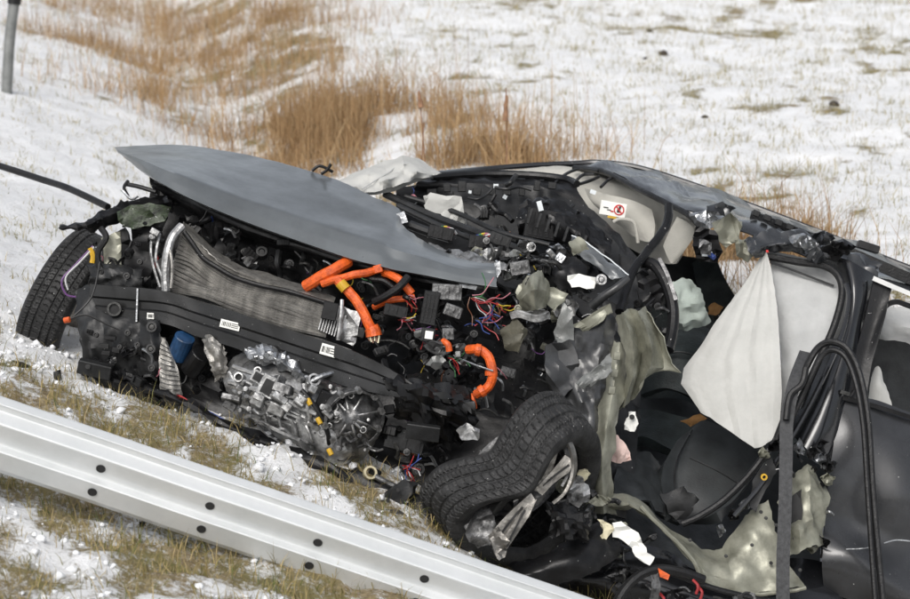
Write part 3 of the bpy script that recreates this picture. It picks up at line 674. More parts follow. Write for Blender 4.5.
patch('underside_shade', [[(118, 372, 11.12), (175, 394, 10.98), (250, 428, 10.83), (330, 462, 10.69), (400, 490, 10.62), (440, 505, 10.6)], [(124, 382, 11.06), (178, 401, 10.92), (250, 436, 10.77), (330, 470, 10.64), (394, 506, 10.55), (432, 525, 10.52)], [(132, 389, 11.08), (184, 407, 10.94), (252, 443, 10.78), (328, 478, 10.65), (388, 514, 10.57), (424, 536, 10.54)]], 'plastic', CAR, 8, 6, .02, 9, .008, .008, 192)  # added dark sheet standing in for the shade between gearbox and ground
patch('lower_deflector', [[(80, 360, 11.15), (100, 366, 11.1), (130, 372, 11.1), (160, 390, 11.05)], [(80, 370, 11.08), (102, 378, 11.04), (132, 388, 11.04), (165, 405, 11.0)], [(86, 378, 11.15), (104, 388, 11.1), (134, 398, 11.1), (168, 412, 11.05)]], 'plastic', CAR, 7, 6, .015, 12, .006, .006, 26)
cd_ = patch('condenser', [[(160, 338, 11.02), (164, 338, 11.0), (168, 342, 11.0)], [(160, 356, 10.99), (168, 357, 10.97), (175, 360, 10.98)], [(160, 376, 10.98), (170, 378, 10.96), (180, 380, 10.97)], [(161, 394, 10.98), (171, 397, 10.96), (182, 396, 10.98)], [(166, 402, 11.0), (173, 405, 10.98), (180, 404, 11.0)]], 'fin', CAR, 6, 7, .008, 9, .012, .003, 27)
for i in range(12): f = i / 11; MB().tube([(160.5, 344 + 52 * f, 10.985 - .02 * math.sin(f * 3)), (164 + 5 * min(1, f * 1.5), 346 + 53 * f, 10.955), (168.5 + 12.5 * min(1, f * 1.4), 349 + 50 * f, 10.965)], .0022, 5, 4).build('fin', 'dark_steel', cd_)
MB().cyl(181, 347, 11.0, 10.5, 26, (.35, .75, .45), 18).build('blue_canister', 'blue', CAR, bevel=.003)
MB().cyl(196, 362, 11.0, 11, 26, (.5, .65, .5), 16).build('black_canister', 'plastic', CAR, bevel=.003)
patch('heat_shield', [[(200, 335, 10.98), (212, 336, 10.95), (224, 345, 10.95)], [(205, 352, 10.92), (216, 352, 10.9), (226, 358, 10.92)], [(212, 370, 10.92), (220, 372, 10.9), (226, 368, 10.92)], [(216, 380, 10.95), (222, 378, 10.93), (226, 374, 10.95)]], 'fin', CAR, 6, 6, .02, 16, .003, .006, 28)
# ------------------------------------------------------------------ gearbox casting
def gearbox():
    g = patch('gearbox', [[(223, 372, 10.98), (243, 350, 10.98), (275, 352, 10.95), (310, 366, 10.92), (345, 380, 10.9), (380, 396, 10.92)],
                          [(224, 384, 10.90), (245, 372, 10.84), (278, 376, 10.78), (312, 388, 10.76), (346, 400, 10.76), (382, 412, 10.85)],
                          [(232, 400, 10.90), (252, 398, 10.80), (280, 402, 10.74), (312, 412, 10.70), (346, 424, 10.70), (380, 432, 10.83)],
                          [(248, 418, 10.88), (262, 420, 10.80), (286, 428, 10.75), (314, 440, 10.71), (345, 450, 10.72), (370, 448, 10.82)],
                          [(262, 430, 10.92), (276, 438, 10.86), (294, 448, 10.82), (318, 460, 10.78), (342, 466, 10.78), (362, 460, 10.88)]], 'alu', CAR, 8, 8, .016, 4, .02, 0, 30)
    rr = random.Random(5)
    def at(u, v):   # u,v in 0..1 over the casting -> photo point just in front of it
        x = 226 + u * 150; y = 356 + u * 42 + v * 62 - 6 * math.sin(u * 3.1); return x, y, 10.80 - .09 * math.sin(v * 3.1) - .05 * math.sin(u * 3)
    # ribs along and across the housing
    for (u0, v0, u1, v1, r_) in ((.05, .15, .5, .35, .010), (.02, .4, .6, .62, .012), (.1, .75, .65, 1.0, .010), (.2, .2, .28, .85, .009), (.38, .25, .42, .95, .009), (.52, .2, .58, 1.0, .011), (.08, .3, .3, .7, .007), (.3, .55, .55, .4, .007), (.12, .6, .4, .7, .007), (.4, .75, .62, .78, .008), (.25, .9, .5, .85, .007), (.02, .25, .1, .6, .008)):
        p0, p1 = at(u0, v0), at(u1, v1); md = at((u0 + u1) / 2, (v0 + v1) / 2)
        MB().tube([p0, md, p1], r_, 7, 6, wob=.006).build('rib', 'alu', g)
    # bell housing flange, facing the viewer on the right
    fl = MB().cyl(353, 418, 10.72, 32, 12, (.35, -.35, .9), 40, hollow=.90).build('clutch_flange', 'alu_dark', g, bevel=.002)
    for k in range(10):
        an = k / 10 * 2 * math.pi; a = V(.35, -.35, .9).normalized(); u_ = a.orthogonal().normalized(); q = a.cross(u_); p = proj(P(353, 418, 10.69) + (u_ * math.cos(an) + q * math.sin(an)) * px(30, 10.7))
        MB().cyl(p[0], p[1], p[2], 3.2, 8, (.35, -.35, .9), 6).build('bolt', 'alu', fl)
    patch('bell_housing', [[(322, 394, 10.74), (338, 388, 10.73), (352, 386, 10.74), (368, 392, 10.75), (382, 404, 10.79)], [(327, 408, 10.70), (340, 404, 10.68), (354, 404, 10.69), (370, 408, 10.72), (384, 420, 10.77)], [(329, 424, 10.70), (342, 424, 10.67), (356, 424, 10.68), (368, 428, 10.71), (380, 436, 10.77)], [(328, 440, 10.71), (341, 444, 10.70), (354, 444, 10.72), (364, 444, 10.75), (374, 446, 10.8)], [(328, 452, 10.74), (338, 460, 10.74), (350, 460, 10.76), (358, 456, 10.8), (366, 452, 10.84)]], 'alu_dark', g, 6, 6, .014, 7, .006, .005, 301, lin=True)  # dirty alloy; its darker tone also paints crevice shade between the webs
    for (x, y, rx, rt) in ((334, 407, 5.5, 0), (337, 418, 5, 0), (330, 426, 3, 0), (352, 396, 3, 0), (364, 430, 3.5, 0)): MB().cyl(x, y, 10.675, rx, 5, (-.3, .2, 1), 14, hollow=.75).build('port_ring', 'alu', g); MB().cyl(x, y, 10.678, rx * .76, 4, (-.3, .2, 1), 12).build('port', 'hole', g)
    for k in range(9): an = k * .62 - 2.2 + .2 * math.sin(k * 5); MB().tube([(350 + 8 * math.cos(an), 417 + 8 * math.sin(an), 10.655), (350 + 20 * math.cos(an), 417 + 18 * math.sin(an), 10.67), (350 + 29 * math.cos(an), 417 + 27 * math.sin(an), 10.72)], .005, 6, 4).build('web', 'alu', g)
    for k in range(5): MB().tube([(236 + 16 * k, 392 + 9 * k - 14, 10.80 - .02 * k), (246 + 16 * k, 398 + 9 * k, 10.72 - .01 * k), (252 + 15 * k, 416 + 8 * k, 10.76 - .01 * k)], .007, 6, 5).build('rib', 'alu', g)
    for (x, y, w_, h_, rt) in ((258, 377, 9, 8, 28), (268, 386, 9, 12, 28), (246, 386, 7, 6, 25), (334, 400, 8, 12, -20), (327, 412, 7, 13, 10), (292, 416, 10, 6, 25)):
        q = MB().box(x, y, 10.70, w_ + 5, h_ + 5, 5, rt).build('port_frame', 'alu', g, bevel=.003); MB().box(x, y, 10.692, w_, h_, 5, rt).build('port', 'hole', q)
    for (a_, b_) in (((238, 408), (300, 440)), ((252, 398), (322, 430)), ((232, 390), (286, 408))):
        MB().strap([(a_[0], a_[1], 10.80), ((a_[0] + b_[0]) / 2, (a_[1] + b_[1]) / 2 + 2, 10.70), (b_[0], b_[1], 10.70)], .014, .018, (.3, .9, .2)).build('flange_rail', 'alu', g, bevel=.002)
    # ports and bosses
    for (x, y, r_, ax_) in ((313, 381, 6.5, (.3, .3, .9)), (332, 410, 7, (-.2, -.5, .8)), (337, 416, 6, (-.4, -.4, .8)), (266, 386, 5, (0, .2, 1)), (286, 400, 4.5, (0, .2, 1)), (272, 412, 4.5, (-.2, 0, 1)), (322, 432, 4, (0, 0, 1)), (240, 378, 5, (-.2, .2, 1)), (258, 372, 4, (0, .3, 1))):
        q = MB().cyl(x, y, 10.71, r_, 12, ax_, 18, hollow=.68).build('boss', 'alu', g)
        MB().cyl(x, y, 10.715, r_ * .66, 8, ax_, 14).build('bore', 'hole', q)
    for k in range(11):
        x, y = rr.uniform(326, 378), rr.uniform(392, 452); s_ = rr.uniform(1.2, 2.8)
        MB().cyl(x, y, 10.69, s_, 8, (rr.uniform(-.4, .4), rr.uniform(-.2, .5), .9), 6).build('bolt', rr.choice(['alu', 'dark_steel', 'alu_dark']), g)
    for k in range(14):
        x, y = rr.uniform(240, 372), 0; y = 400 + (x - 240) * .33 + rr.uniform(-12, 26)
        MB().tube([(x, y, 10.70), (x + rr.uniform(4, 9), y + rr.uniform(-4, 6), 10.675), (x + rr.uniform(10, 18), y + rr.uniform(-2, 10), 10.70)], rr.uniform(.003, .007), 6, 4).build('casting_rib', rr.choice(['alu', 'alu_dark']), g)
    for k in range(15):
        x, y, d = at(rr.uniform(.02, .78), rr.uniform(.1, 1.)); s_ = rr.uniform(1.6, 3.4)
        MB().cyl(x, y, d - .01, s_, 9, (rr.uniform(-.5, .4), rr.uniform(-.2, .6), .8), 6).build('bolt', 'alu', g)
    for k in range(16):
        x, y, d = at(rr.uniform(.02, .7), rr.uniform(.15, .95))
        MB().box(x, y, d, rr.uniform(8, 20), rr.uniform(5, 12), 14, rr.uniform(10, 40), rr.uniform(-25, 25), rr.uniform(-25, 25)).build('casting_block', rr.choice(['alu', 'alu_dark', 'alu']), g, bevel=.004)
    patch('exhaust_shield', [[(245, 349, 10.84), (265, 344, 10.82), (290, 357, 10.8), (312, 372, 10.8)], [(248, 358, 10.78), (268, 354, 10.75), (292, 368, 10.74), (306, 380, 10.76)], [(252, 364, 10.8), (272, 364, 10.78), (292, 376, 10.78), (302, 384, 10.8)]], 'steel', g, 8, 6, .022, 18, .004, .006, 31)
    MB().tube([(302, 390, 10.68), (312, 402, 10.66), (322, 418, 10.66), (328, 434, 10.68), (329, 450, 10.72)], .010, 8).build('wrapped_loom', 'plastic', g)
    for (x, y) in ((309, 402), (319, 421), (330, 452)): MB().cyl(x, y, 10.65, 2.6, 7, (.45, -.8, .2), 10).build('tape_band', 'yellow', g)
    MB().tube([(308, 383, 10.7), (322, 376, 10.7), (336, 372, 10.74)], .011, 8).build('stub_pipe', 'steel', g)
    MB().box(330, 402, 10.7, 26, 18, 10, 25, 10).build('dark_actuator', 'plastic', g, bevel=.004)
    MB().box(268, 386, 10.68, 18, 22, 6, 28).build('window_frame', 'alu', g, bevel=.003)
    MB().box(268, 387, 10.672, 11, 15, 5, 28).build('opening', 'hole', g)
gearbox()
# ------------------------------------------------------------------ wheels
def tyre_mesh(center, axis, Rr, W, deform=None, nA=520, nblk=66):
    a = V(*axis).normalized(); u = (CU - a * CU.dot(a)).normalized(); q = a.cross(u)
    prof = [(-.36, .70), (-.44, .74), (-.49, .82), (-.485, .90), (-.44, .965), (-.40, .985)]
    tw = np.linspace(-.39, .39, 39)
    prof += [(t, 1.0 - .012 * abs(t / .4) ** 3) for t in tw]
    prof += [(.40, .985), (.44, .965), (.485, .90), (.49, .82), (.44, .74), (.36, .70)]
    vs = []; fs = []; npf = len(prof)
    for i in range(nA):
        th = 2 * math.pi * i / nA
        for k, (w_, r_) in enumerate(prof):
            rr = r_ * Rr
            if 6 <= k <= 44:
                t = w_
                cir = min(abs(abs(t) - .11), abs(abs(t) - .27))
                g = 0
                if cir < .018: g = 1
                ph = (th / (2 * math.pi) * nblk + abs(t) * 2.2) % 1
                if ph < .15: g = .8
                elif abs(ph - .58) < .06 and abs(t) > .13: g = .35
                rr -= .0075 * g
            elif k in (4, 5, 45, 46):
                if (th / (2 * math.pi) * nblk + .95) % 1 < .16: rr -= .004
            ww = w_ * W
            r2, w2, th2 = deform(th, ww, rr) if deform else (rr, ww, th)
            vs.append(center + (u * math.cos(th2) + q * math.sin(th2)) * r2 + a * w2)
    for i in range(nA):
        i2 = (i + 1) % nA
        for k in range(npf - 1): fs.append((i * npf + k, i * npf + k + 1, i2 * npf + k + 1, i2 * npf + k))
    return MB().add(vs, fs, True), a, u, q
def ring(center, a, u, q, prof, n=60, arc=(0, 2 * math.pi), deform=None):
    vs = []; fs = []; m = len(prof); full = abs(arc[1] - arc[0] - 2 * math.pi) < 1e-6; N = n if full else n + 1
    for i in range(N):
        th = arc[0] + (arc[1] - arc[0]) * i / n
        for (w_, r_) in prof:
            if deform: r_, w_, t2 = deform(th, w_, r_)
            else: t2 = th
            vs.append(center + (u * math.cos(t2) + q * math.sin(t2)) * r_ + a * w_)
    for i in range(n):
        i2 = (i + 1) % N
        for k in range(m - 1): fs.append((i * m + k, i * m + k + 1, i2 * m + k + 1, i2 * m + k))
    return MB().add(vs, fs, True)
# offside wheel, still round, tread towards the viewer
c1 = P(69, 297, 11.72)
w1 = empty('front_wheel', Vector((0, 0, 0))); w1.parent = CAR; w1.location = c1 - wpos(CAR)
t1, a1, u1, q1 = tyre_mesh(c1, (-.87, .47, -.10), .312, .215)
t1.build('tyre', 'tyre', w1)
ring(c1, a1, u1, q1, [(-.09, .245), (-.08, .23), (.06, .22), (.08, .235), (.095, .245)]).build('rim', 'wheel_alloy', w1)
for k in range(5):
    an = k * 2 * math.pi / 5; d0 = u1 * math.cos(an) + q1 * math.sin(an)
    MB().tube([c1 + a1 * .06 + d0 * .03, c1 + a1 * .07 + d0 * .12, c1 + a1 * .07 + d0 * .235], .022, 6).build('spoke', 'wheel_alloy', w1)
# nearside wheel, tyre folded in by the impact
c2 = P(522, 482, 10.55)
AX2 = (.56, -.60, .57)
def bent(th, w_, r_):
    # dent towards the hub on the upper left of the tread; the lower left flared outwards
    d = th - DENT; d = math.atan2(math.sin(d), math.cos(d))
    dent = math.exp(-(d / .50) ** 2); fl = math.exp(-((abs(d) - 1.0) / .6) ** 2)
    k = (r_ / .345)
    r2 = r_ * (1 - .22 * dent + .09 * fl) + .012 * noise.noise(Vector((th * 3, w_ * 9, 1)))
    w2 = w_ + .06 * dent * k - .03 * fl + .04 * math.sin(2 * th + .6)
    return r2, w2, th
_a = V(*AX2).normalized(); _u = (CU - _a * CU.dot(_a)).normalized(); _q = _a.cross(_u)
_dv = V(-.62, .62, .25); DENT = math.atan2(_dv.dot(_q), _dv.dot(_u))
w2 = empty('crushed_wheel', Vector((0, 0, 0))); w2.parent = CAR; w2.location = c2 - wpos(CAR)
t2, a2, u2, q2 = tyre_mesh(c2, AX2, .35, .275, bent, 560, 70)
t2.build('tyre', 'tyre', w2)
def ang(x, y):
    v = P(x, y, 10.5) - c2; return math.atan2(v.dot(q2), v.dot(u2))
MB().strap([(545, 446, 10.36), (553, 436, 10.34), (564, 437, 10.32), (572, 450, 10.31), (574, 470, 10.3), (567, 490, 10.3), (553, 503, 10.3)], .030, .012, (-.45, -.35, .8), 8).build('rim', 'wheel_alloy', w2)
MB().strap([(550, 450, 10.38), (556, 443, 10.37), (563, 445, 10.36), (568, 456, 10.35), (569, 471, 10.34), (562, 486, 10.34)], .034, .010, (-.2, -.2, 1), 8).build('rim_lip', 'alu_dark', w2)
ring(c2, a2, u2, q2, [(-.09, .245), (-.03, .205), (.03, .19)], 44, (ang(556, 425) - .6, ang(556, 425) + 5.0)).build('rim_barrel', 'alu_dark', w2)
HUBP = (533, 494, 10.33)
def spoke(pts, w_, name='spoke', m='wheel_alloy', th=.018): MB().strap(pts, w_, th, (.5, .7, -.1), 6).build(name, m, w2, bevel=.003)
def spoke2(pts, wa, wb, m='wheel_alloy'):
    # tapered double-rib spoke
    p = [P(*z) for z in pts]; mb = MB(); t = (p[-1] - p[0]).normalized(); s_ = t.cross(V(.2, -.2, 1)).normalized(); n_ = s_.cross(t).normalized(); vs = []; fs = []
    for i, z in enumerate(crom(p, 5)):
        f = i / (5 * (len(p) - 1)); w_ = (wa + (wb - wa) * f) / 2
        for (e, g) in ((-1, -.3), (-1, .5), (-.55, .8), (0, .25), (.55, .8), (1, .5), (1, -.3), (0, -.6)): vs.append(z + s_ * e * w_ + n_ * g * .014)
        if i: fs += [((i - 1) * 8 + k, (i - 1) * 8 + (k + 1) % 8, i * 8 + (k + 1) % 8, i * 8 + k) for k in range(8)]
    fs += [tuple(range(8))[::-1], tuple(range(len(vs) - 8, len(vs)))]
    mb.add(vs, fs).build('spoke', m, w2)
for k, (pts, d_) in enumerate([([(527, 493), (539, 485), (552, 471), (565, 455), (574, 461), (569, 472), (553, 484), (538, 500)], 10.30), ([(532, 489), (541, 470), (550, 441), (560, 437), (558, 452), (553, 470), (543, 490)], 10.33),
                           ([(531, 493), (516, 506), (501, 521), (488, 536), (492, 546), (504, 540), (518, 523), (536, 501)], 10.28), ([(537, 499), (529, 516), (516, 536), (501, 558), (494, 550), (506, 534), (522, 510)], 10.26), ([(526, 489), (512, 482), (500, 480), (498, 487), (512, 492), (526, 497)], 10.38)]):
    sp = plate('spoke', pts, 'wheel_alloy', w2, d_, .006, 9, .028, 1, 400 + k, jag=0)
    c0 = [sum(p[0] for p in pts) / len(pts), sum(p[1] for p in pts) / len(pts)]; e = max(pts, key=lambda p: (p[0] - 533) ** 2 + (p[1] - 494) ** 2)
    MB().strap([(533 + (e[0] - 533) * .25, 494 + (e[1] - 494) * .25, d_ - .006), (c0[0], c0[1], d_ - .010), (533 + (e[0] - 533) * .88, 494 + (e[1] - 494) * .88, d_ - .006)], .008, .003, (.6, .6, 0)).build('groove_shade', 'hole', sp)  # dark strip on the spoke face; the groove's shade is its colour
MB().cyl(534, 494, 10.34, 11, 18, AX2, 20, r2=8).cyl(535, 495, 10.31, 5, 14, AX2, 12).build('hub', 'alu_dark', w2, bevel=.002)
plate('broken_rim_piece', [(489, 538), (498, 528), (508, 540), (506, 556), (500, 560), (493, 552)], 'wheel_alloy', w2, 10.25, .012, 16, .012, 2, 33)
patch('broken_rim_barrel', [[(462, 520, 10.4), (470, 505, 10.42), (488, 500, 10.4)], [(468, 540, 10.33), (480, 528, 10.34), (495, 520, 10.34)], [(478, 548, 10.36), (490, 545, 10.32), (500, 540, 10.33)]], 'alu_dark', w2, 6, 6, .012, 12, .006, .004, 34)
MB().cyl(510, 507, 10.44, 26, 8, AX2, 36, hollow=.5).build('brake_disc', 'dark_steel', w2, bevel=.002)
plate('brake_caliper', [(478, 492), (492, 486), (512, 490), (514, 508), (500, 520), (484, 514)], 'plastic', w2, 10.38, .02, 18, .05, 2, 35)
patch('suspension_boot', [[(548, 505, 10.42), (560, 500, 10.42), (585, 512, 10.5)], [(550, 520, 10.36), (570, 520, 10.36), (592, 526, 10.45)], [(552, 535, 10.42), (572, 540, 10.42), (590, 540, 10.5)]], 'rubber', CAR, 7, 7, .035, 14, .005, .008, 36)
# ------------------------------------------------------------------ orange high-voltage cables
def orange(pts, r_, ends=True, name='high_voltage_cable'):
    o = MB().tube(pts, r_, 10, 7, wob=.004).build(name, 'orange', CAR); return o
c_ = orange([(306, 286, 11.08), (318, 279, 11.05), (334, 270, 11.04), (348, 262, 11.1)], .026)
c_ = orange([(322, 284, 11.04), (345, 277, 11.0), (365, 273, 11.0), (380, 269, 11.05)], .017)
MB().box(378, 269, 11.02, 9, 8, 8, -15).build('cable_clip', 'orange', c_, bevel=.003)
c_ = orange([(338, 281, 10.98), (350, 293, 10.95), (360, 306, 10.93), (368, 322, 10.92), (372, 331, 10.92)], .022)
MB().cyl(343, 286, 10.945, 5.6, 9, (.6, -.7, .1), 14).build('warning_band', 'yellow', c_)
MB().tube([(371, 327, 10.90), (373, 331, 10.9), (374, 336, 10.9)], .030, 10, 4, r_end=.034).build('torn_end', 'orange', c_)
for i in range(6): MB().tube([(369 + i * 1.8, 333, 10.89), (368 + i * 2.2, 337, 10.885), (370 + i * 1.6, 341 + (i % 3), 10.88)], .004, 5).build('copper_strand', 'foam' if i % 2 else 'wbrown', c_)
orange([(384, 273, 11.05), (396, 277, 11.0), (405, 285, 10.98), (412, 294, 10.98)], .018)
orange([(374, 307, 11.02), (388, 301, 10.98), (402, 299, 10.97), (414, 297, 10.98)], .014)
c_ = orange([(468, 350, 10.78), (478, 349, 10.74), (487, 355, 10.72), (492, 367, 10.71), (492, 380, 10.72), (486, 389, 10.73), (476, 394, 10.76)], .020)
for (x, y, rt) in ((478, 350, 10), (491, 373, 90), (482, 391, 150)): MB().cyl(x, y, 10.72, 6.2, 5, (math.cos(R(rt)), -math.sin(R(rt)), 0), 12).build('cable_collar', 'orange', c_)
orange([(443, 341, 10.8), (448, 345, 10.78), (450, 352, 10.78)], .014)
orange([(471, 394, 10.78), (474, 400, 10.76), (475, 408, 10.78)], .008)
MB().tube([(374, 302, 10.96), (386, 296, 10.93), (398, 288, 10.92), (408, 277, 10.95)], .017, 10).build('black_coolant_hose', 'rubber', CAR)
MB().tube([(360, 272, 11.05), (372, 279, 11.02), (384, 281, 11.0), (396, 290, 11.0)], .012, 8).build('black_coolant_hose', 'rubber', CAR)
MB().tube([(463, 360, 10.74), (478, 366, 10.7), (493, 371, 10.69)], .004, 6).build('steel_rod', 'steel', CAR)
# wire bundles: each strand its own object
def wires(name, x, y, d, n, sp, ln, cols=WCOL, r_=.0024, dirx=(1, .3)):
    b = MB().tube([(x - 4, y - 2, d + .02), (x, y, d + .01), (x + 4, y + 2, d + .02)], .012, 8).build(name, 'plastic', CAR)
    for i in range(n):
        x0, y0 = x + rnd(-sp, sp), y + rnd(-sp, sp) * .7; a = math.atan2(dirx[1], dirx[0]) + rnd(-.9, .9); pts = [(x0, y0, d + rnd(-.02, .02))]
        for k in range(3):
            a += rnd(-.8, .8); x0 += math.cos(a) * ln / 3; y0 += math.sin(a) * ln / 3; pts.append((x0, y0, d + rnd(-.03, .02)))
        MB().tube(pts, r_, 5, 5).build('wire', cols[i % len(cols)], b)
wires('wiring_loom', 477, 300, 10.85, 12, 7, 30, ['wred', 'wgreen', 'wpink', 'wred', 'wwhite', 'wbrown'])
wires('wiring_loom', 480, 322, 10.82, 9, 6, 22, ['wred', 'wblue', 'wblue', 'wpink', 'wblack'])
wires('wiring_loom', 418, 332, 10.86, 9, 5, 16, ['wred', 'wpink', 'wpurple', 'wred'])
wires('wiring_loom', 452, 358, 10.82, 9, 5, 18, ['wgreen', 'wred', 'wwhite', 'wgreen'])
wires('wiring_loom', 401, 318, 10.92, 8, 3, 14, ['wyellow', 'wpink', 'wred', 'wwhite'])
wires('wiring_loom', 408, 298, 10.94, 6, 4, 14, ['wred', 'wbrown', 'wpink'])
wires('wiring_loom', 405, 468, 10.6, 9, 4, 18, ['wblue', 'wred', 'wred', 'wwhite'])
wires('wiring_loom', 500, 305, 10.86, 6, 4, 14, ['wyellow', 'wbrown', 'wyellow', 'wred'])
for i in range(12):   # rainbow looms at the cowl
    x, y = (441, 229) if i < 6 else (482, 236); k = i % 6; dx = -8 + 3.2 * k
    MB().tube([(x + dx, y + 7, 11.52), (x + dx * .8, y - 1 + abs(dx) * .2, 11.5), (x + dx * .8 + 5, y - 2 + abs(dx) * .25, 11.5), (x + dx * .8 + 9, y + 5, 11.52)], .0055, 6).build('wire', WCOL[(k + i // 6) % 6], CAR)
# boxes in the bay
def conn(x, y, d, w_, h_, rot, m='plastic', name='connector', ay=0, ax=0, ribs=3):
    c = MB().box(x, y, d, w_, h_, min(w_, h_) * .8, rot, ax, ay).build(name, m, CAR, bevel=.003); ca, sa = math.cos(R(rot)), math.sin(R(rot))
    for i in range(ribs):
        u = -w_ * .35 + i * w_ * .7 / max(1, ribs - 1); MB().box(x + u * ca, y + u * sa, d - px(min(w_, h_) * .42, d), w_ * .1, h_ * .8, 2.5, rot, ax, ay).build('rib', m, c)
    
    return c
conn(441, 233, 11.45, 26, 13, 12); conn(482, 243, 11.42, 27, 14, 8); conn(428, 335, 10.82, 14, 14, 8, 'plastic2')
MB().box(429, 335, 10.79, 8, 8, 1, 8).build('sticker', 'paper', CAR)
conn(447, 292, 10.9, 30, 16, 4, 'alu_dark', 'control_unit'); conn(396, 311, 10.92, 24, 12, 12); conn(430, 308, 10.88, 16, 34, 10, 'plastic', 'fuse_block', ribs=4)
conn(448, 334, 10.84, 12, 12, 0, 'alu_dark'); conn(453, 311, 10.86, 18, 12, 20, 'alu_dark', 'sensor_block')
conn(500, 240, 11.3, 22, 12, 20, 'plastic2'); conn(520, 268, 11.1, 20, 14, -10, 'alu_dark'); conn(545, 225, 11.8, 40, 30, 10, 'plastic', 'glove_box_frame', ribs=6)
conn(405, 440, 10.85, 40, 22, 14, 'plastic2', 'battery_tray')
plate('alloy_clip', [(455, 430), (468, 424), (480, 430), (478, 440), (462, 440)], 'alu', CAR, 10.42, .015, 25, .008, 2, 71)
MB().box(423, 432, 10.6, 34, 16, 8, 8, 20).build('grey_tray', 'plastic2', CAR, bevel=.003)
# grey metal cover strip at the cowl, wiper arms
patch('cowl_panel', [[(428, 243, 11.4), (455, 250, 11.3), (485, 258, 11.2), (505, 262, 11.15)], [(432, 252, 11.3), (458, 260, 11.2), (486, 266, 11.1), (508, 272, 11.08)]], 'alu', CAR, 7, 5, .02, 14, .004, .005, 40)
for pts, r_ in (([(385, 194, 11.9), (430, 215, 11.75), (470, 230, 11.6), (520, 250, 11.4), (560, 268, 11.3)], .018), ([(398, 206, 11.75), (440, 226, 11.62), (490, 246, 11.45), (540, 262, 11.3)], .014), ([(410, 225, 11.55), (432, 233, 11.5), (450, 238, 11.45)], .022), ([(405, 196, 11.9), (455, 212, 11.8), (500, 232, 11.6), (550, 245, 11.5)], .012)):
    MB().tube(pts, r_, 8).build('cowl_rail', 'plastic2', CAR)
plate('folded_airbag', [(425, 196), (430, 193), (462, 197), (466, 227), (452, 222), (440, 214), (425, 209)], 'white_cloth', CAR, 11.8, .02, 14, .008, 3, 41, True)
plate('pink_tag', [(405, 197), (414, 194), (418, 198), (410, 200)], 'wpink', CAR, 11.9, .003, 20, .003, 1)
# dashboard top edge and glove box
patch('dashboard', [[(420, 175, 12.3), (470, 174, 12.35), (530, 176, 12.35), (575, 180, 12.25)], [(418, 182, 12.2), (470, 182, 12.2), (530, 186, 12.2), (578, 192, 12.1)], [(412, 190, 12.2), (470, 196, 12.2), (535, 205, 12.15), (600, 225, 12.0)]], 'plastic', CAR, 8, 6, .012, 9, .01, .004, 42)
for i in range(9): MB().box(432 + i * 15, 187 + rnd(-2, 6), 12.08, rnd(6, 10), rnd(6, 12), 8, rnd(-10, 10)).build('dash_clip', 'plastic2', CAR, bevel=.003)
patch('glove_box', [[(520, 205, 11.9), (545, 196, 11.9), (580, 212, 11.75), (612, 240, 11.6)], [(517, 222, 11.8), (545, 218, 11.75), (580, 234, 11.62), (610, 258, 11.5)], [(520, 238, 11.85), (548, 240, 11.78), (580, 254, 11.65), (600, 268, 11.55)]], 'plastic', CAR, 7, 7, .018, 10, .006, .005, 43)
for i in range(7): MB().box(530 + i * 9, 216 + i * 4.5, 11.68 - i * .015, 3, 16, 5, 18).build('glove_box_rib', 'plastic2', CAR, bevel=.002)
for (x, y, w_, h_, rt) in ((540, 206, 5, 10, -15), (593, 192, 6, 4, 20), (496, 186, 5, 4, 0), (505, 197, 4, 4, 30), (594, 229, 4, 4, 0), (470, 192, 3, 3, 10)):
    MB().box(x, y, 11.7 if x < 590 and x > 520 else 11.95, w_, h_, 2, rt).build('bright_chip', 'glass_white', CAR)
# ------------------------------------------------------------------ headliner, visors and roof
patch('headliner', [[(470, 172.5, 12.85), (530, 168.5, 12.85), (575, 167, 12.8), (625, 180, 12.5), (668, 203, 12.0), (696, 221, 11.7)],
                    [(475, 175, 12.7), (535, 173, 12.7), (585, 178, 12.6), (632, 200, 12.35), (668, 218, 12.1), (694, 232, 11.8)],
                    [(478, 188, 12.6), (536, 198, 12.6), (590, 222, 12.5), (632, 250, 12.4), (658, 262, 12.3), (676, 264, 12.1)]], 'headliner', CAR, 8, 7, .012, 3, .008, .003, 44, fn=soft)
v1 = patch('sun_visor', [[(584, 188, 12.35), (606, 194, 12.25), (634, 201, 12.15), (652, 210, 12.1)], [(592, 202, 12.3), (612, 212, 12.2), (636, 222, 12.1), (655, 226, 12.05)], [(606, 216, 12.3), (622, 228, 12.2), (640, 240, 12.1), (653, 242, 12.05)]], 'headliner', CAR, 6, 6, .004, 5, .018, 0, 45)
def visor_label():
    d = 12.02; r_ = 10
    b = MB().box(613, 209, d, 26, 14, .6, r_).build('warning_label', 'paper', v1)
    MB().cyl(619, 210, d - .003, 5.4, .6, (0, 0, 1), 24, hollow=.76).build('prohibition_ring', 'red', b)
    MB().box(619, 210, d - .004, 9.5, 1.3, .5, 45 + r_).build('prohibition_slash', 'red', b)
    MB().box(618.6, 210.5, d - .002, 3.2, 4.5, .4, r_).cyl(620, 207.5, d - .002, 1.3, .4, (0, 0, 1), 10).build('pictogram', 'ink', b)
    MB().box(606, 207.5, d - .002, 5, 1.2, .4, r_).box(609, 210, d - .002, 4, 1.1, .4, r_).build('print', 'ink', b)
    MB().box(612, 211.4, d - .0025, 3, 1.4, .4, r_).build('red_print', 'red', b)
    MB().box(612, 217.3, d, 9, 2.4, .6, r_).build('yellow_strip', 'yellow', v1)
    MB().tube([(613, 222, 12.0), (620, 219, 12.0), (632, 221, 12.0), (636, 228, 12.0), (638, 243, 12.0)], .008, 7).build('mirror_frame', 'headliner', v1)
visor_label()
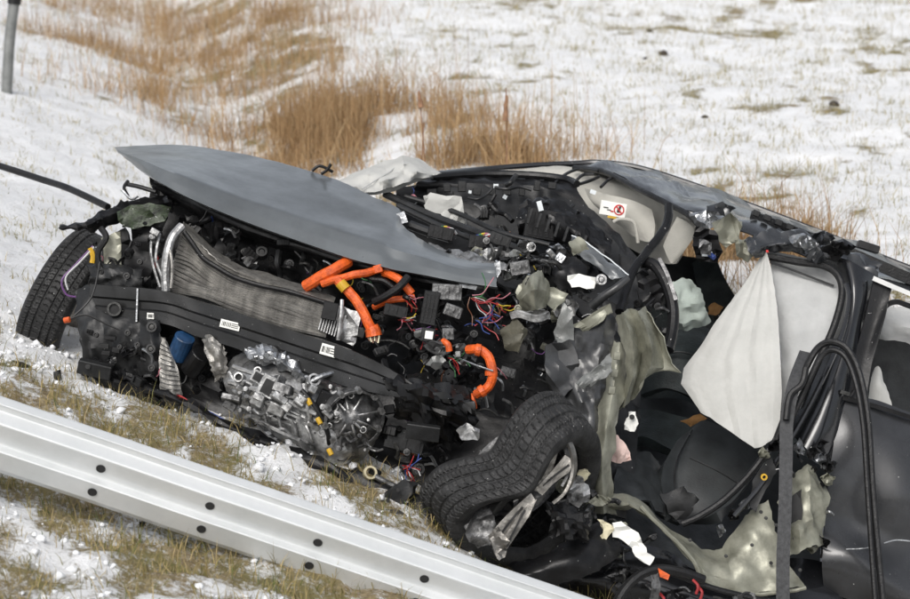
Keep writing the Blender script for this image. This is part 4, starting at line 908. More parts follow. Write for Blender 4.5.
patch('far_pillar', [[(590, 212, 12.75), (630, 236, 12.75), (664, 252, 12.75), (704, 258, 12.75)], [(600, 250, 12.7), (640, 270, 12.7), (676, 275, 12.7), (706, 290, 12.7)], [(610, 290, 12.65), (650, 300, 12.65), (690, 310, 12.65), (712, 318, 12.65)]], 'seat', CAR, 6, 6, .01, 6, .01, 0, 151)
patch('sun_visor', [[(677, 217, 11.75), (686, 222, 11.72), (694, 229, 11.7)], [(669, 232, 11.8), (682, 240, 11.76), (692, 240, 11.74)], [(663, 246, 11.85), (670, 262, 11.8), (676, 262, 11.8)]], 'headliner', CAR, 6, 6, .003, 5, .018, 0, 46)
patch('roof', [[(556, 168, 12.95), (590, 163, 12.95), (640, 168, 12.9), (700, 187, 12.8), (760, 209, 12.7), (830, 236, 12.6), (910, 268, 12.5), (1000, 300, 12.4)],
               [(560, 168.5, 12.8), (600, 166, 12.7), (650, 176, 12.4), (706, 197, 12.1), (764, 219, 12.0), (838, 246, 11.9), (915, 277, 11.9), (1005, 310, 11.9)],
               [(575, 169, 12.7), (605, 169.5, 12.5), (650, 184, 12.1), (704, 210, 11.7), (762, 229, 11.6), (842, 258, 11.6), (918, 288, 11.6), (1008, 322, 11.65)],
               [(580, 170, 12.65), (606, 172, 12.45), (648, 190, 12.0), (698, 218, 11.6), (758, 237, 11.5), (842, 268, 11.5), (918, 297, 11.52), (1008, 332, 11.58)]], 'roof_paint', CAR, 8, 6, .03, 2.2, .006, .002, 47)
MB().tube([(435, 174, 12.45), (480, 169.5, 12.8), (530, 165.5, 12.9), (575, 163.5, 12.95), (600, 162.5, 12.95), (640, 168, 12.9), (700, 187, 12.8), (760, 209, 12.7), (830, 236, 12.6), (910, 268, 12.5), (1000, 300, 12.4)], .014, 8).build('windscreen_frame', 'black_paint', CAR)
MB().tube([(574, 168, 12.6), (604, 172, 12.4), (640, 190, 12.0), (668, 204, 11.8), (690, 216, 11.62), (705, 232, 11.55)], .014, 8).build('roof_seal', 'rubber', CAR)
MB().tube([(432, 177, 12.2), (480, 174, 12.3), (530, 175, 12.3), (565, 179, 12.25), (577, 184, 12.15)], .018, 8).build('dash_top_rail', 'plastic', CAR)
for pts in ([(555, 183, 12.2), (566, 174, 12.4), (580, 169, 12.5), (598, 171, 12.4)], [(575, 182, 12.2), (583, 175, 12.3), (594, 174, 12.3)], [(580, 184, 12.2), (592, 180, 12.3), (600, 176, 12.3)], [(601, 187, 12.2), (607, 181, 12.3), (612, 178, 12.3)]):
    MB().tube(pts, .008, 6).build('roof_wire', 'wblack', CAR)
# toothed rail joint along the roof edge
rail = MB().strap([(752, 216, 11.85), (800, 234, 11.7), (850, 253, 11.62), (910, 279, 11.6), (1000, 318, 11.62)], .05, .03, (0, 1, 0), 6).build('roof_rail', 'rubber', CAR)
for i in range(17):
    f = i / 16; x = 756 + f * 180; y = 217 + f * 73; MB().box(x, y - 3.5, 11.68 - .06 * f, 7.5, 6, 8, 22).build('rail_clip', 'plastic2', rail, bevel=.003)
MB().box(868, 247, 11.75, 22, 8, 14, 18).build('rail_foot', 'plastic2', CAR, bevel=.004)
# torn roof corner
for i, (pts, m_) in enumerate([([(690, 214), (706, 209), (718, 214), (716, 224), (706, 230), (694, 224)], 'steel'), ([(712, 222), (730, 214), (742, 222), (738, 240), (726, 248), (716, 238)], 'olive'),
        ([(696, 226), (714, 230), (722, 250), (718, 262), (700, 262), (692, 246)], 'plastic'), ([(706, 206), (722, 202), (735, 209), (726, 216), (712, 214)], 'roof_paint'),
        ([(735, 240), (752, 238), (760, 250), (748, 262), (736, 256)], 'olive'), ([(700, 240), (712, 242), (710, 256), (699, 254)], 'alu_dark')]):
    plate('torn_roof_sheet', pts, m_, CAR, 11.5 - .03 * i, .035, 14, .004, 3, 50 + i)
MB().box(707, 254, 11.4, 10, 5, 5, 3).build('clip_white', 'glass_white', CAR, bevel=.001)
MB().cyl(712, 256, 11.38, 2.6, 7, (.6, -.5, .5), 10).build('blue_connector', 'wblue', CAR)
patch('roof_side_rail', [[(744, 240, 11.35), (762, 231, 11.4), (790, 230, 11.42), (820, 240, 11.42), (850, 252, 11.42), (880, 266, 11.42)],
                         [(750, 252, 11.28), (770, 244, 11.3), (795, 243, 11.32), (820, 252, 11.34), (848, 265, 11.35), (878, 280, 11.35)],
                         [(756, 260, 11.34), (772, 253, 11.36), (796, 253, 11.38), (818, 260, 11.4), (840, 272, 11.4), (872, 292, 11.4)]], 'roof_paint', CAR, 8, 7, .03, 7, .004, .006, 57)
for i, (x, y) in enumerate(((812, 246), (822, 238), (832, 252), (800, 240), (816, 256), (842, 246))):
    plate('torn_seam', [(x - 12, y - 4), (x + 2, y - 8), (x + 14, y), (x + 6, y + 8), (x - 6, y + 6)], ['steel', 'roof_paint', 'plastic'][i % 3], CAR, 11.3 - i * .006, .04, 18, .003, 3, 60 + i)
# ------------------------------------------------------------------ side structure: pillar, seals, rear door
patch('centre_pillar', [[(834, 256, 11.36), (848, 260, 11.3), (862, 268, 11.3), (876, 276, 11.34)],
                        [(842, 280, 11.32), (852, 285, 11.24), (862, 292, 11.24), (872, 298, 11.3)],
                        [(840, 312, 11.26), (850, 318, 11.18), (858, 328, 11.18), (864, 336, 11.24)],
                        [(824, 352, 11.18), (838, 362, 11.08), (848, 372, 11.08), (856, 384, 11.16)],
                        [(806, 396, 11.10), (822, 406, 11.0), (834, 418, 11.0), (846, 432, 11.08)],
                        [(788, 432, 11.05), (804, 446, 10.95), (816, 460, 10.95), (834, 478, 11.02)]], 'black_paint', CAR, 7, 8, .008, 4, .004, .0, 63, fn=soft)
MB().tube([(766, 256, 11.36), (798, 262, 11.34), (824, 266, 11.3), (838, 276, 11.26), (842, 294, 11.22), (834, 326, 11.16), (818, 362, 11.1), (798, 404, 11.02), (774, 442, 10.98), (750, 474, 10.95), (724, 500, 10.92), (700, 516, 10.9), (682, 524, 10.9)], .016, 10, 8).build('door_seal', 'rubber', CAR)
MB().tube([(846, 284, 11.18), (849, 300, 11.14), (842, 334, 11.08), (826, 372, 11.0), (806, 412, 10.95), (784, 450, 10.9), (760, 486, 10.86), (734, 516, 10.84)], .011, 8, 8).build('inner_seal', 'black_paint', CAR)
door = patch('rear_door', [[(832, 402, 11.06), (868, 398, 11.08), (910, 412, 11.12), (960, 430, 11.2), (1010, 448, 11.3)],
                           [(834, 440, 11.0), (866, 436, 11.0), (910, 450, 11.02), (960, 470, 11.1), (1010, 488, 11.2)],
                           [(828, 480, 10.97), (856, 486, 10.99), (908, 496, 10.96), (960, 516, 11.05), (1010, 534, 11.15)],
                           [(824, 525, 10.96), (852, 528, 11.0), (905, 545, 10.99), (960, 566, 11.06), (1010, 584, 11.15)],
                           [(822, 562, 10.92), (856, 560, 10.9), (902, 590, 10.90), (960, 612, 10.98), (1010, 630, 11.08)],
                           [(824, 592, 10.98), (856, 602, 10.95), (902, 618, 10.97), (960, 640, 11.05), (1010, 658, 11.15)]], 'door_paint', CAR, 8, 8, .014, 2.4, .006, .0, 64, fn=soft)
MB().strap([(846, 549, 10.875), (866, 548, 10.865), (880, 543, 10.875)], .004, .002, (0, 1, 0)).build('scratch', 'steel', door)
MB().strap([(884, 543, 10.88), (896, 540, 10.9), (910, 541, 10.91)], .005, .002, (0, 1, 0)).build('scratch', 'steel', door)
patch('window_pillar_cover', [[(874, 278, 11.28), (884, 283, 11.28), (892, 288, 11.28)], [(864, 322, 11.22), (874, 326, 11.22), (884, 316, 11.22)], [(852, 362, 11.14), (862, 366, 11.14), (872, 362, 11.14)], [(838, 394, 11.08), (854, 402, 11.08), (866, 402, 11.08)]], 'plastic', door, 6, 6, 0, 5, .012, 0, 65)
MB().strap([(873, 278, 11.26), (895, 287.5, 11.26), (925, 300, 11.27), (1000, 332, 11.31)], .020, .012, (0, 1, .1)).build('window_trim', 'trim', door)
MB().strap([(840, 397, 11.05), (868, 404, 11.05), (910, 417, 11.08), (1000, 448, 11.22)], .018, .014, (0, 1, .1)).build('belt_trim', 'plastic', door)
MB().tube([(878, 322, 11.3), (884, 308, 11.32), (896, 302, 11.33), (915, 308, 11.34), (1000, 338, 11.4)], .012, 8).build('window_seal', 'rubber', door)
patch('window_airbag', [[(880, 312, 11.5), (900, 306, 11.5), (940, 322, 11.5), (1000, 345, 11.5)], [(878, 326, 11.46), (900, 326, 11.44), (940, 338, 11.44), (1000, 362, 11.46)], [(876, 338, 11.5), (900, 342, 11.48), (940, 356, 11.48), (1000, 380, 11.5)]], 'grey_cloth', CAR, 6, 6, .012, 7, .003, .003, 66)
patch('window_airbag', [[(872, 372, 11.3), (878, 366, 11.3), (884, 380, 11.3)], [(870, 386, 11.26), (880, 386, 11.25), (888, 392, 11.26)], [(868, 400, 11.25), (880, 406, 11.24), (893, 410, 11.25)]], 'white_cloth', CAR, 6, 6, .006, 9, .003, .002, 67)
MB().tube([(862, 373, 11.1), (856, 388, 11.08), (848, 400, 11.06)], .006, 6).build('seal_end', 'rubber', CAR)
MB().box(845, 393, 11.03, 10, 4, 4, 18).build('dark_steel_clip', 'dark_steel', CAR, bevel=.001)  # plain dark steel box near the end of the belt trim
plate('rear_cabin_wall', [(866, 300), (1010, 345), (1010, 460), (840, 410)], 'seat', CAR, 12.2, .01, 4, .01, 1, 68)
# torn pillar foot and primed metal of the sill
patch('sill_metal', [[(600, 488, 10.82), (626, 495, 10.82), (647, 508, 10.82), (674, 532, 10.84), (702, 549, 10.86), (722, 548, 10.9), (745, 515, 10.92), (768, 500, 10.92)],
                     [(602, 500, 10.76), (628, 500, 10.74), (650, 514, 10.74), (677, 540, 10.75), (704, 560, 10.78), (728, 562, 10.82), (752, 540, 10.84), (776, 530, 10.84)],
                     [(606, 508, 10.76), (630, 505, 10.72), (654, 520, 10.71), (682, 549, 10.72), (705, 572, 10.74), (732, 580, 10.78), (760, 570, 10.8), (786, 562, 10.8)],
                     [(612, 512, 10.8), (633, 508, 10.75), (657, 526, 10.74), (692, 558, 10.74), (706, 582, 10.75), (736, 592, 10.77), (770, 591, 10.78), (806, 586, 10.8)]], 'olive', CAR, 8, 8, .016, 4, .004, .004, 69, lin=True)
patch('pillar_foot', [[(776, 500, 10.9), (792, 478, 10.92), (808, 462, 10.92), (826, 482, 10.95)], [(782, 515, 10.85), (796, 500, 10.84), (810, 490, 10.84), (827, 505, 10.9)], [(788, 535, 10.84), (800, 530, 10.8), (812, 524, 10.82), (826, 528, 10.88)], [(786, 556, 10.82), (800, 552, 10.8), (812, 546, 10.82), (822, 544, 10.88)]], 'olive', CAR, 7, 7, .026, 5, .004, .006, 70, lin=True)
plate('pillar_gap_shade', [(792, 496), (800, 490), (803, 510), (800, 534), (793, 540), (790, 515)], 'hole', CAR, 10.81, .01, 20, .01, 1, 72)  # dark plate on the metal puts the gap's shade into colour
MB().tube([(640, 507, 10.72), (662, 528, 10.7), (690, 556, 10.69), (702, 578, 10.7), (722, 589, 10.72), (760, 594, 10.74), (806, 588, 10.77)], .009, 7, 8, wob=.006).build('sill_lip', 'olive', CAR)
for i, (x, y) in enumerate(((775, 444), (786, 440), (812, 452), (822, 460), (830, 466), (765, 452), (820, 446), (800, 446), (829, 478), (722, 530), (735, 515), (745, 505), (822, 540), (810, 546))):
    plate('torn_edge', [(x - rnd(4, 9), y + rnd(-3, 3)), (x + rnd(-3, 3), y - rnd(4, 9)), (x + rnd(4, 9), y + rnd(-4, 2)), (x + rnd(0, 5), y + rnd(4, 10)), (x - rnd(2, 6), y + rnd(3, 8))], random.choice(['steel', 'steel', 'olive', 'plastic']), CAR, 10.88, .04, 22, .003, 3, 80 + i)
plate('lock_plate', [(752, 480), (762, 466), (772, 458), (776, 470), (766, 490), (756, 512), (750, 506)], 'plastic2', CAR, 10.86, .006, 20, .006, 2, 95)
MB().cyl(764, 477, 10.84, 3.4, 4, (0, 0, 1), 12, hollow=.5).build('bolt', 'yellow', CAR)
for (x, y) in ((761, 512), (766, 518), (776, 525), (771, 563), (726, 556), (690, 540), (752, 545), (800, 570)): MB().cyl(x, y, 10.78, 1.8, 3, (0, 0, 1), 10).build('rivet', 'hole' if x % 2 else 'dark_steel', CAR)
# front hinge post
patch('hinge_post', [[(612, 340, 10.92), (620, 342, 10.88), (628, 346, 10.92)], [(602, 385, 10.86), (614, 386, 10.80), (625, 388, 10.86)], [(596, 430, 10.8), (606, 432, 10.74), (616, 432, 10.8)], [(592, 470, 10.78), (602, 472, 10.72), (612, 474, 10.78)], [(594, 512, 10.8), (604, 514, 10.74), (616, 514, 10.8)]], 'olive', CAR, 7, 9, .012, 6, .004, .005, 96)
for i in range(7): MB().box(617 - i * 2.6, 356 + i * 17, 10.808 - i * .007, 7, 8, 4, 8).build('hinge_rib', 'olive', CAR, bevel=.002)
patch('torn_pillar_sheet', [[(614, 318, 10.93), (622, 312, 10.86), (629, 308, 10.95), (638, 311, 10.88), (645, 307, 10.97), (652, 318, 10.92)],
                            [(620, 334, 10.9), (629, 330, 10.80), (636, 326, 10.90), (646, 328, 10.82), (655, 327, 10.94), (662, 338, 10.88)],
                            [(627, 355, 10.82), (634, 352, 10.78), (642, 349, 10.88), (652, 352, 10.8), (662, 352, 10.92), (672, 364, 10.88)],
                            [(626, 380, 10.84), (633, 376, 10.78), (640, 371, 10.88), (650, 368, 10.82), (664, 368, 10.9), (681, 373, 10.88)],
                            [(618, 410, 10.9), (624, 406, 10.84), (631, 402, 10.9), (640, 388, 10.86), (652, 374, 10.9), (662, 370, 10.92)]], 'olive', CAR, 5, 6, .010, 6, .004, .005, 97, lin=True)
for i, pts in enumerate([[(527, 276), (542, 270), (549, 285), (546, 306), (528, 313), (514, 292)], [(545, 285), (569, 294), (556, 310), (546, 304)], [(563, 302), (572, 311), (574, 341), (558, 347), (553, 332)], [(573, 326), (609, 303), (613, 311), (586, 333)], [(569, 243), (580, 236), (588, 248), (574, 256)], [(510, 312), (546, 310), (549, 320), (512, 318)], [(500, 330), (515, 318), (528, 330), (518, 352), (504, 348)], [(545, 345), (575, 340), (580, 380), (560, 400), (545, 380)]]):
    plate('crumpled_sheet', pts, ['olive', 'olive', 'clear_grey', 'olive', 'olive', 'alu', 'olive_dark', 'dull_dark'][i], CAR, 10.98 - .02 * i, .035, 5, .004, 4, 100 + i)
patch('folded_bracket', [[(516, 290, 10.98), (526, 276, 10.95), (534, 272, 10.9), (542, 270, 10.94), (550, 284, 10.98)], [(518, 302, 10.94), (526, 294, 10.89), (534, 290, 10.83), (542, 290, 10.9), (548, 296, 10.96)], [(522, 316, 10.96), (528, 312, 10.92), (535, 310, 10.87), (542, 308, 10.92), (547, 308, 10.98)]], 'olive', CAR, 6, 7, .014, 7, .004, .005, 108, lin=True)
for (x, y) in ((528, 290), (530, 286)): MB().cyl(x, y - 6, 10.93, 3, 3, (0, 0, 1), 10).build('bolt_bore', 'hole', CAR)
MB().strap([(511, 316, 10.86), (520, 314, 10.84), (532, 318, 10.84), (540, 318, 10.84), (549, 314, 10.86)], .032, .02, (0, 1, .2)).build('mount_bracket', 'alu', CAR, bevel=.003)
patch('wing_remains', [[(556, 330, 11.0), (580, 322, 10.98), (608, 308, 10.95), (618, 320, 10.95)], [(548, 360, 10.92), (576, 356, 10.88), (600, 350, 10.86), (612, 352, 10.88)], [(560, 395, 10.88), (578, 398, 10.82), (594, 395, 10.82), (604, 390, 10.85)], [(575, 430, 10.85), (584, 440, 10.8), (594, 440, 10.8), (600, 430, 10.82)]], 'dull_dark', CAR, 8, 8, .022, 6, .004, .005, 110, lin=True)
plate('crumpled_wing_flap', [(576, 382), (596, 368), (610, 352), (612, 372), (602, 380), (584, 390)], 'clear_grey', CAR, 10.72, .02, 9, .004, 4, 111)
patch('crushed_lamp_housing', [[(572, 237, 11.22), (584, 242, 11.18), (606, 258, 11.12), (628, 275, 11.06)], [(577, 247, 11.14), (590, 254, 11.1), (608, 268, 11.05), (620, 278, 11.02)], [(582, 258, 11.12), (594, 265, 11.08), (606, 274, 11.04), (612, 280, 11.02)]], 'dull_grey', CAR, 7, 7, .016, 6, .035, .003, 112, lin=True)
MB().tube([(572, 236, 11.2), (584, 241, 11.16), (606, 257, 11.1), (629, 275, 11.04)], .003, 6, 6, wob=.004).build('edge_glint', 'glass_white', CAR)  # pale tube paints the glint along the upper edge of the slab
MB().tube([(592, 306, 11.0), (604, 296, 10.97), (616, 288, 10.96), (628, 278, 10.98)], .022, 12, 6, r_end=.014).build('wing_fold', 'dull_dark', CAR)
patch('dark_scoop', [[(556, 262, 11.15), (572, 256, 11.12), (588, 268, 11.08)], [(552, 274, 11.1), (568, 270, 11.06), (584, 280, 11.04)], [(560, 290, 11.08), (574, 292, 11.05), (590, 294, 11.02)]], 'plastic', CAR, 7, 7, .015, 6, .01, .004, 113)
plate('white_shard', [(566, 276), (582, 273), (597, 280), (594, 288), (572, 288)], 'white', CAR, 10.98, .01, 15, .006, 2, 113)
MB().cyl(601, 280, 10.95, 5.5, 6, (.1, .2, 1), 18, hollow=.6).cyl(601, 280, 10.95, 2.5, 6, (.1, .2, 1), 10).build('strut_bearing', 'alu', CAR)
# black door-frame arch and belts
MB().tube([(669, 206, 11.5), (666, 226, 11.4), (650, 248, 11.3), (634, 270, 11.2), (625, 292, 11.1), (620, 312, 11.0)], .020, 10, 7, wob=.004).build('torn_pillar_trim', 'plastic', CAR)
MB().tube([(640, 262, 11.3), (655, 266, 11.25), (667, 286, 11.2), (673, 310, 11.15), (672, 332, 11.1), (668, 350, 11.05)], .026, 10, 7).build('dash_end_arch', 'plastic', CAR)
MB().strap([(659, 258, 11.22), (668, 276, 11.18), (676, 300, 11.14)], .016, .006, (1, .3, 0)).build('grey_moulding', 'alu_dark', CAR)
plate('speaker_grille', [(636, 275), (650, 268), (662, 288), (666, 310), (650, 308), (640, 300)], 'plastic', CAR, 11.2, .02, 20, .008, 3, 114)
# ------------------------------------------------------------------ airbags in the cabin
def curtain():
    Rt = [(767, 251, 11.34), (771, 268, 11.29), (775, 290, 11.22), (778, 318, 11.13), (780, 350, 11.06), (782, 392, 11.0), (779, 436, 10.95)]
    Lf = [(764, 253, 11.38), (744, 282, 11.33), (724, 311, 11.29), (704, 340, 11.24), (684, 368, 11.19), (681, 384, 11.14), (700, 411, 11.08)]
    rows = []; N = 12; rr = random.Random(4); fo = [rr.uniform(-1, 1) * (1 if k % 2 else -1) for k in range(N + 1)]
    for k in range(N + 1):
        f = k / N; row = []
        for i, (a, b) in enumerate(zip(Rt, Lf)):
            g = i / 6; x_ = a[0] + (b[0] - a[0]) * f; y_ = a[1] + (b[1] - a[1]) * f
            if i == 6: x_, y_ = (779 - 22 * f / .3, 436 + 14 * f / .3) if f < .3 else (757 - 55 * (f - .3) / .7, 450 - 38 * (f - .3) / .7)
            row.append((x_, y_, a[2] + (b[2] - a[2]) * f - .016 * math.sin(f * math.pi) * min(1, g * 1.5) + .008 * fo[k] * min(1, g * 2)))
        rows.append(row)
    patch('curtain_airbag', rows, 'white_cloth', CAR, 6, 4, .008, 3.2, .003, .001, 120, lin=True)
curtain()
plate('red_tag', [(766, 250), (768.2, 250), (768.4, 252.4), (766.2, 252.6)], 'red', CAR, 11.27, .002, 20, .003, 1)
patch('curtain_airbag_rear', [[(768, 250, 11.42), (797, 256, 11.44), (828, 264, 11.42), (846, 280, 11.38)], [(774, 285, 11.36), (796, 290, 11.34), (818, 296, 11.32), (844, 306, 11.3)], [(778, 322, 11.3), (794, 326, 11.26), (812, 332, 11.25), (828, 342, 11.22)], [(781, 365, 11.22), (792, 370, 11.18), (804, 372, 11.17), (814, 374, 11.15)], [(780, 410, 11.15), (788, 410, 11.12), (794, 408, 11.1), (800, 404, 11.08)]], 'grey_cloth', CAR, 8, 9, .012, 4, .003, .002, 121)
MB().strap([(770, 262, 11.35), (795, 271, 11.36), (834, 286, 11.33)], .010, .003, (0, 1, 0)).build('seam_tape', 'plastic2', CAR)
patch('passenger_airbag', [[(672, 280, 11.75), (684, 278, 11.75), (696, 283, 11.75)], [(676, 300, 11.65), (690, 296, 11.62), (704, 300, 11.65)], [(676, 318, 11.65), (692, 316, 11.62), (709, 314, 11.66)], [(678, 332, 11.7), (694, 328, 11.68), (710, 320, 11.72)]], 'cloth_green', CAR, 8, 8, .022, 8, .003, .003, 122)
# ------------------------------------------------------------------ seats and cabin
seat = empty('front_seat', Vector((0, 0, 0))); seat.parent = CAR; seat.location = P(690, 500, 11.2) - wpos(CAR)
patch('backrest', [[(678, 440, 11.42), (690, 430, 11.46), (704, 420, 11.48), (728, 430, 11.44), (764, 456, 11.38)], [(664, 464, 11.28), (676, 458, 11.33), (692, 452, 11.34), (720, 464, 11.31), (748, 482, 11.28)], [(662, 490, 11.18), (674, 486, 11.24), (688, 482, 11.25), (711, 492, 11.23), (732, 502, 11.2)], [(674, 516, 11.12), (682, 518, 11.16), (692, 520, 11.16), (704, 518, 11.15), (716, 512, 11.14)]], 'seat', seat, 7, 7, .008, 5, .05, 0, 130, fn=soft)
MB().tube([(692, 430, 11.42), (677, 460, 11.29), (675, 486, 11.2), (683, 514, 11.12)], .004, 6).build('bolster_seam', 'plastic2', seat)
patch('cushion', [[(608, 460, 11.5), (634, 450, 11.55), (662, 466, 11.5), (690, 486, 11.4)], [(612, 474, 11.3), (634, 472, 11.25), (660, 488, 11.2), (692, 504, 11.2)], [(618, 492, 11.25), (636, 498, 11.2), (656, 512, 11.15), (680, 524, 11.15)]], 'seat', seat, 7, 7, .008, 5, .05, 0, 131, fn=soft)
plate('belt_buckle', [(660, 494), (684, 488), (698, 500), (694, 510), (680, 524), (668, 512)], 'plastic2', seat, 11.05, .01, 12, .02, 2, 132)
MB().tube([(690, 458, 11.2), (716, 470, 11.16), (742, 486, 11.16)], .004, 6).build('stitch_seam', 'plastic2', seat)
s2 = empty('passenger_seat', Vector((0, 0, 0))); s2.parent = CAR; s2.location = P(690, 380, 12.0) - wpos(CAR)
patch('backrest', [[(664, 332, 12.2), (688, 322, 12.25), (712, 330, 12.2), (730, 345, 12.2)], [(650, 362, 12.0), (676, 350, 11.95), (700, 356, 11.95), (722, 370, 12.0)], [(640, 395, 11.95), (664, 388, 11.9), (690, 396, 11.9), (712, 408, 11.95)]], 'seat2', s2, 7, 7, .008, 5, .05, 0, 133, fn=soft)
patch('cushion', [[(612, 425, 12.0), (640, 408, 12.0), (680, 416, 11.95), (706, 424, 11.95)], [(614, 448, 11.8), (640, 436, 11.75), (664, 446, 11.75), (682, 456, 11.8)]], 'seat2', s2, 7, 6, .008, 5, .05, 0, 134, fn=soft)
MB().tube([(652, 362, 11.95), (676, 352, 11.9), (700, 358, 11.9), (720, 372, 11.95)], .005, 6).build('stitch_seam', 'seat', s2)
patch('far_door', [[(692, 262, 12.7), (704, 258, 12.7), (716, 258, 12.7)], [(696, 280, 12.65), (712, 276, 12.65), (726, 280, 12.65)], [(704, 302, 12.65), (718, 300, 12.65), (734, 294, 12.65)], [(706, 330, 12.65), (730, 326, 12.65), (752, 320, 12.65)]], 'seat2', CAR, 6, 6, .008, 6, .03, 0, 135)
patch('far_door_trim', [[(716, 312, 12.6), (735, 300, 12.6), (756, 292, 12.6)], [(716, 326, 12.6), (735, 318, 12.6), (760, 312, 12.6)]], 'plastic', CAR, 6, 5, .008, 6, .02, 0, 136)
plate('tan_card', [(681, 421), (700, 414), (706, 418), (690, 427)], 'tan', CAR, 11.6, .006, 15, .004, 2, 137)
plate('tan_card', [(708, 306), (716, 302), (724, 308), (716, 316), (708, 314)], 'tan', CAR, 12.4, .006, 15, .004, 2, 138)
plate('pink_cloth', [(610, 432), (618, 436), (628, 446), (631, 460), (620, 464), (609, 460)], M['pinkish'], CAR, 10.85, .02, 12, .004, 3, 139)
plate('white_bracket', [(628, 412), (636, 412), (638, 424), (634, 432), (624, 430), (626, 420)], 'white', CAR, 10.9, .008, 25, .006, 2, 140)
MB().cyl(632, 417, 10.885, 2.6, 3, (0, 0, 1), 10).build('bolt_bore', 'hole', CAR)
# steering column remains, dark shapes between post and seat
patch('door_trim_remains', [[(616, 470, 11.1), (640, 452, 11.3), (660, 460, 11.4)], [(614, 490, 11.0), (636, 480, 11.1), (660, 486, 11.2)], [(620, 500, 10.95), (640, 500, 11.0), (664, 512, 11.1)]], 'seat', CAR, 6, 6, .015, 8, .01, .004, 141)
# ------------------------------------------------------------------ belts, hoses and lower debris
MB().strap([(806, 352, 11.0), (794, 384, 10.9), (787, 420, 10.86), (786, 460, 10.8), (785, 510, 10.74), (783, 560, 10.7), (783, 612, 10.66)], .055, .004, (1, 0, .1)).build('seat_belt', 'belt', CAR)
MB().tube([(776, 440, 10.92), (790, 404, 10.95), (806, 368, 10.95), (818, 348, 10.95), (832, 342, 10.93), (848, 350, 10.9), (860, 376, 10.86), (868, 420, 10.8), (872, 480, 10.76), (877, 540, 10.72), (884, 612, 10.68)], .015, 9, 8).build('loose_door_seal', 'rubber', CAR)
MB().tube([(780, 446, 10.9), (796, 410, 10.93), (812, 374, 10.93), (822, 356, 10.93), (833, 350, 10.91), (846, 358, 10.88), (856, 384, 10.84), (863, 424, 10.79), (867, 482, 10.75), (871, 542, 10.71), (876, 612, 10.67)], .012, 9, 8).build('loose_door_seal', 'rubber', CAR)
MB().tube([(806, 368, 10.9), (802, 384, 10.88), (790, 396, 10.87), (786, 420, 10.84)], .014, 8).build('belt_anchor_strap', 'rubber', CAR)
patch('wheel_arch_liner', [[(508, 566, 10.5), (545, 552, 10.5), (580, 534, 10.55), (606, 516, 10.62)], [(520, 576, 10.42), (556, 566, 10.42), (592, 550, 10.48), (614, 532, 10.58)], [(540, 588, 10.45), (570, 582, 10.45), (602, 568, 10.5), (622, 552, 10.6)]], 'plastic', CAR, 7, 7, .012, 6, .006, .005, 142)
plate('white_fragment', [(612, 522), (622, 522), (637, 533), (646, 548), (653, 559), (650, 565), (636, 556), (628, 545), (614, 536)], 'white', CAR, 10.55, .012, 20, .006, 2, 143)
plate('cream_foam', [(598, 519), (612, 524), (613, 530), (606, 540), (601, 540), (603, 530)], 'foam', CAR, 10.54, .01, 22, .012, 2, 144)
plate('cream_foam', [(577, 476), (584, 468), (590, 474), (584, 482), (579, 484)], 'foam', CAR, 10.6, .01, 22, .012, 2, 145)
plate('crumpled_foil', [(566, 486), (578, 476), (588, 486), (590, 500), (578, 508), (566, 500)], 'alu', CAR, 10.58, .025, 20, .004, 3, 146)
MB().tube([(612, 612, 10.5), (624, 590, 10.52), (640, 575, 10.55), (660, 569, 10.58), (684, 573, 10.6), (704, 580, 10.62)], .020, 9, 8).build('black_hose', 'rubber', CAR)
MB().tube([(655, 568, 10.6), (676, 575, 10.62), (720, 590, 10.64), (790, 606, 10.68)], .012, 8).build('sill_cable', 'rubber', CAR)
plate('hanging_strap', [(651, 575), (658, 572), (661, 590), (657, 604), (648, 600), (653, 590)], 'alu_dark', CAR, 10.5, .012, 22, .004, 2, 147)
plate('orange_chip', [(658, 568), (670, 575), (668, 580), (660, 577)], 'orange', CAR, 10.52, .004, 22, .004, 1, 148)
for (x, y) in ((662, 599), (696, 586), (700, 592)): MB().tube([(x - 3, y - 6, 10.55), (x + 2, y, 10.53), (x, y + 8, 10.53)], .006, 6).build('red_wire', 'wred', CAR)
# bracket, eye rod and slab by the crushed tyre
MB().cyl(370, 473, 10.62, 7, 6, (.3, .3, 1), 24, hollow=.66).build('tow_ring', 'eye_metal', CAR, bevel=.001)
MB().tube([(375, 476, 10.62), (384, 481, 10.62), (398, 488, 10.62)], .013, 8).build('ring_rod', 'alu_dark', CAR)
plate('arm_bracket', [(376, 506), (404, 478), (414, 486), (412, 494), (390, 514)], 'plastic2', CAR, 10.55, .01, 15, .03, 2, 150)
for (x, y) in ((388, 500), (398, 490)): MB().cyl(x, y, 10.53, 2, 3, (0, 0, 1), 10).build('bolt_bore', 'hole', CAR)
plate('slab_bracket', [(384, 514), (396, 510), (428, 526), (426, 534), (410, 532), (390, 522)], 'dark_steel', CAR, 10.45, .01, 15, .03, 2, 151)
plate('olive_clip', [(346, 480), (360, 478), (366, 490), (360, 500), (350, 494)], 'plastic2', CAR, 10.66, .02, 15, .02, 2, 152)
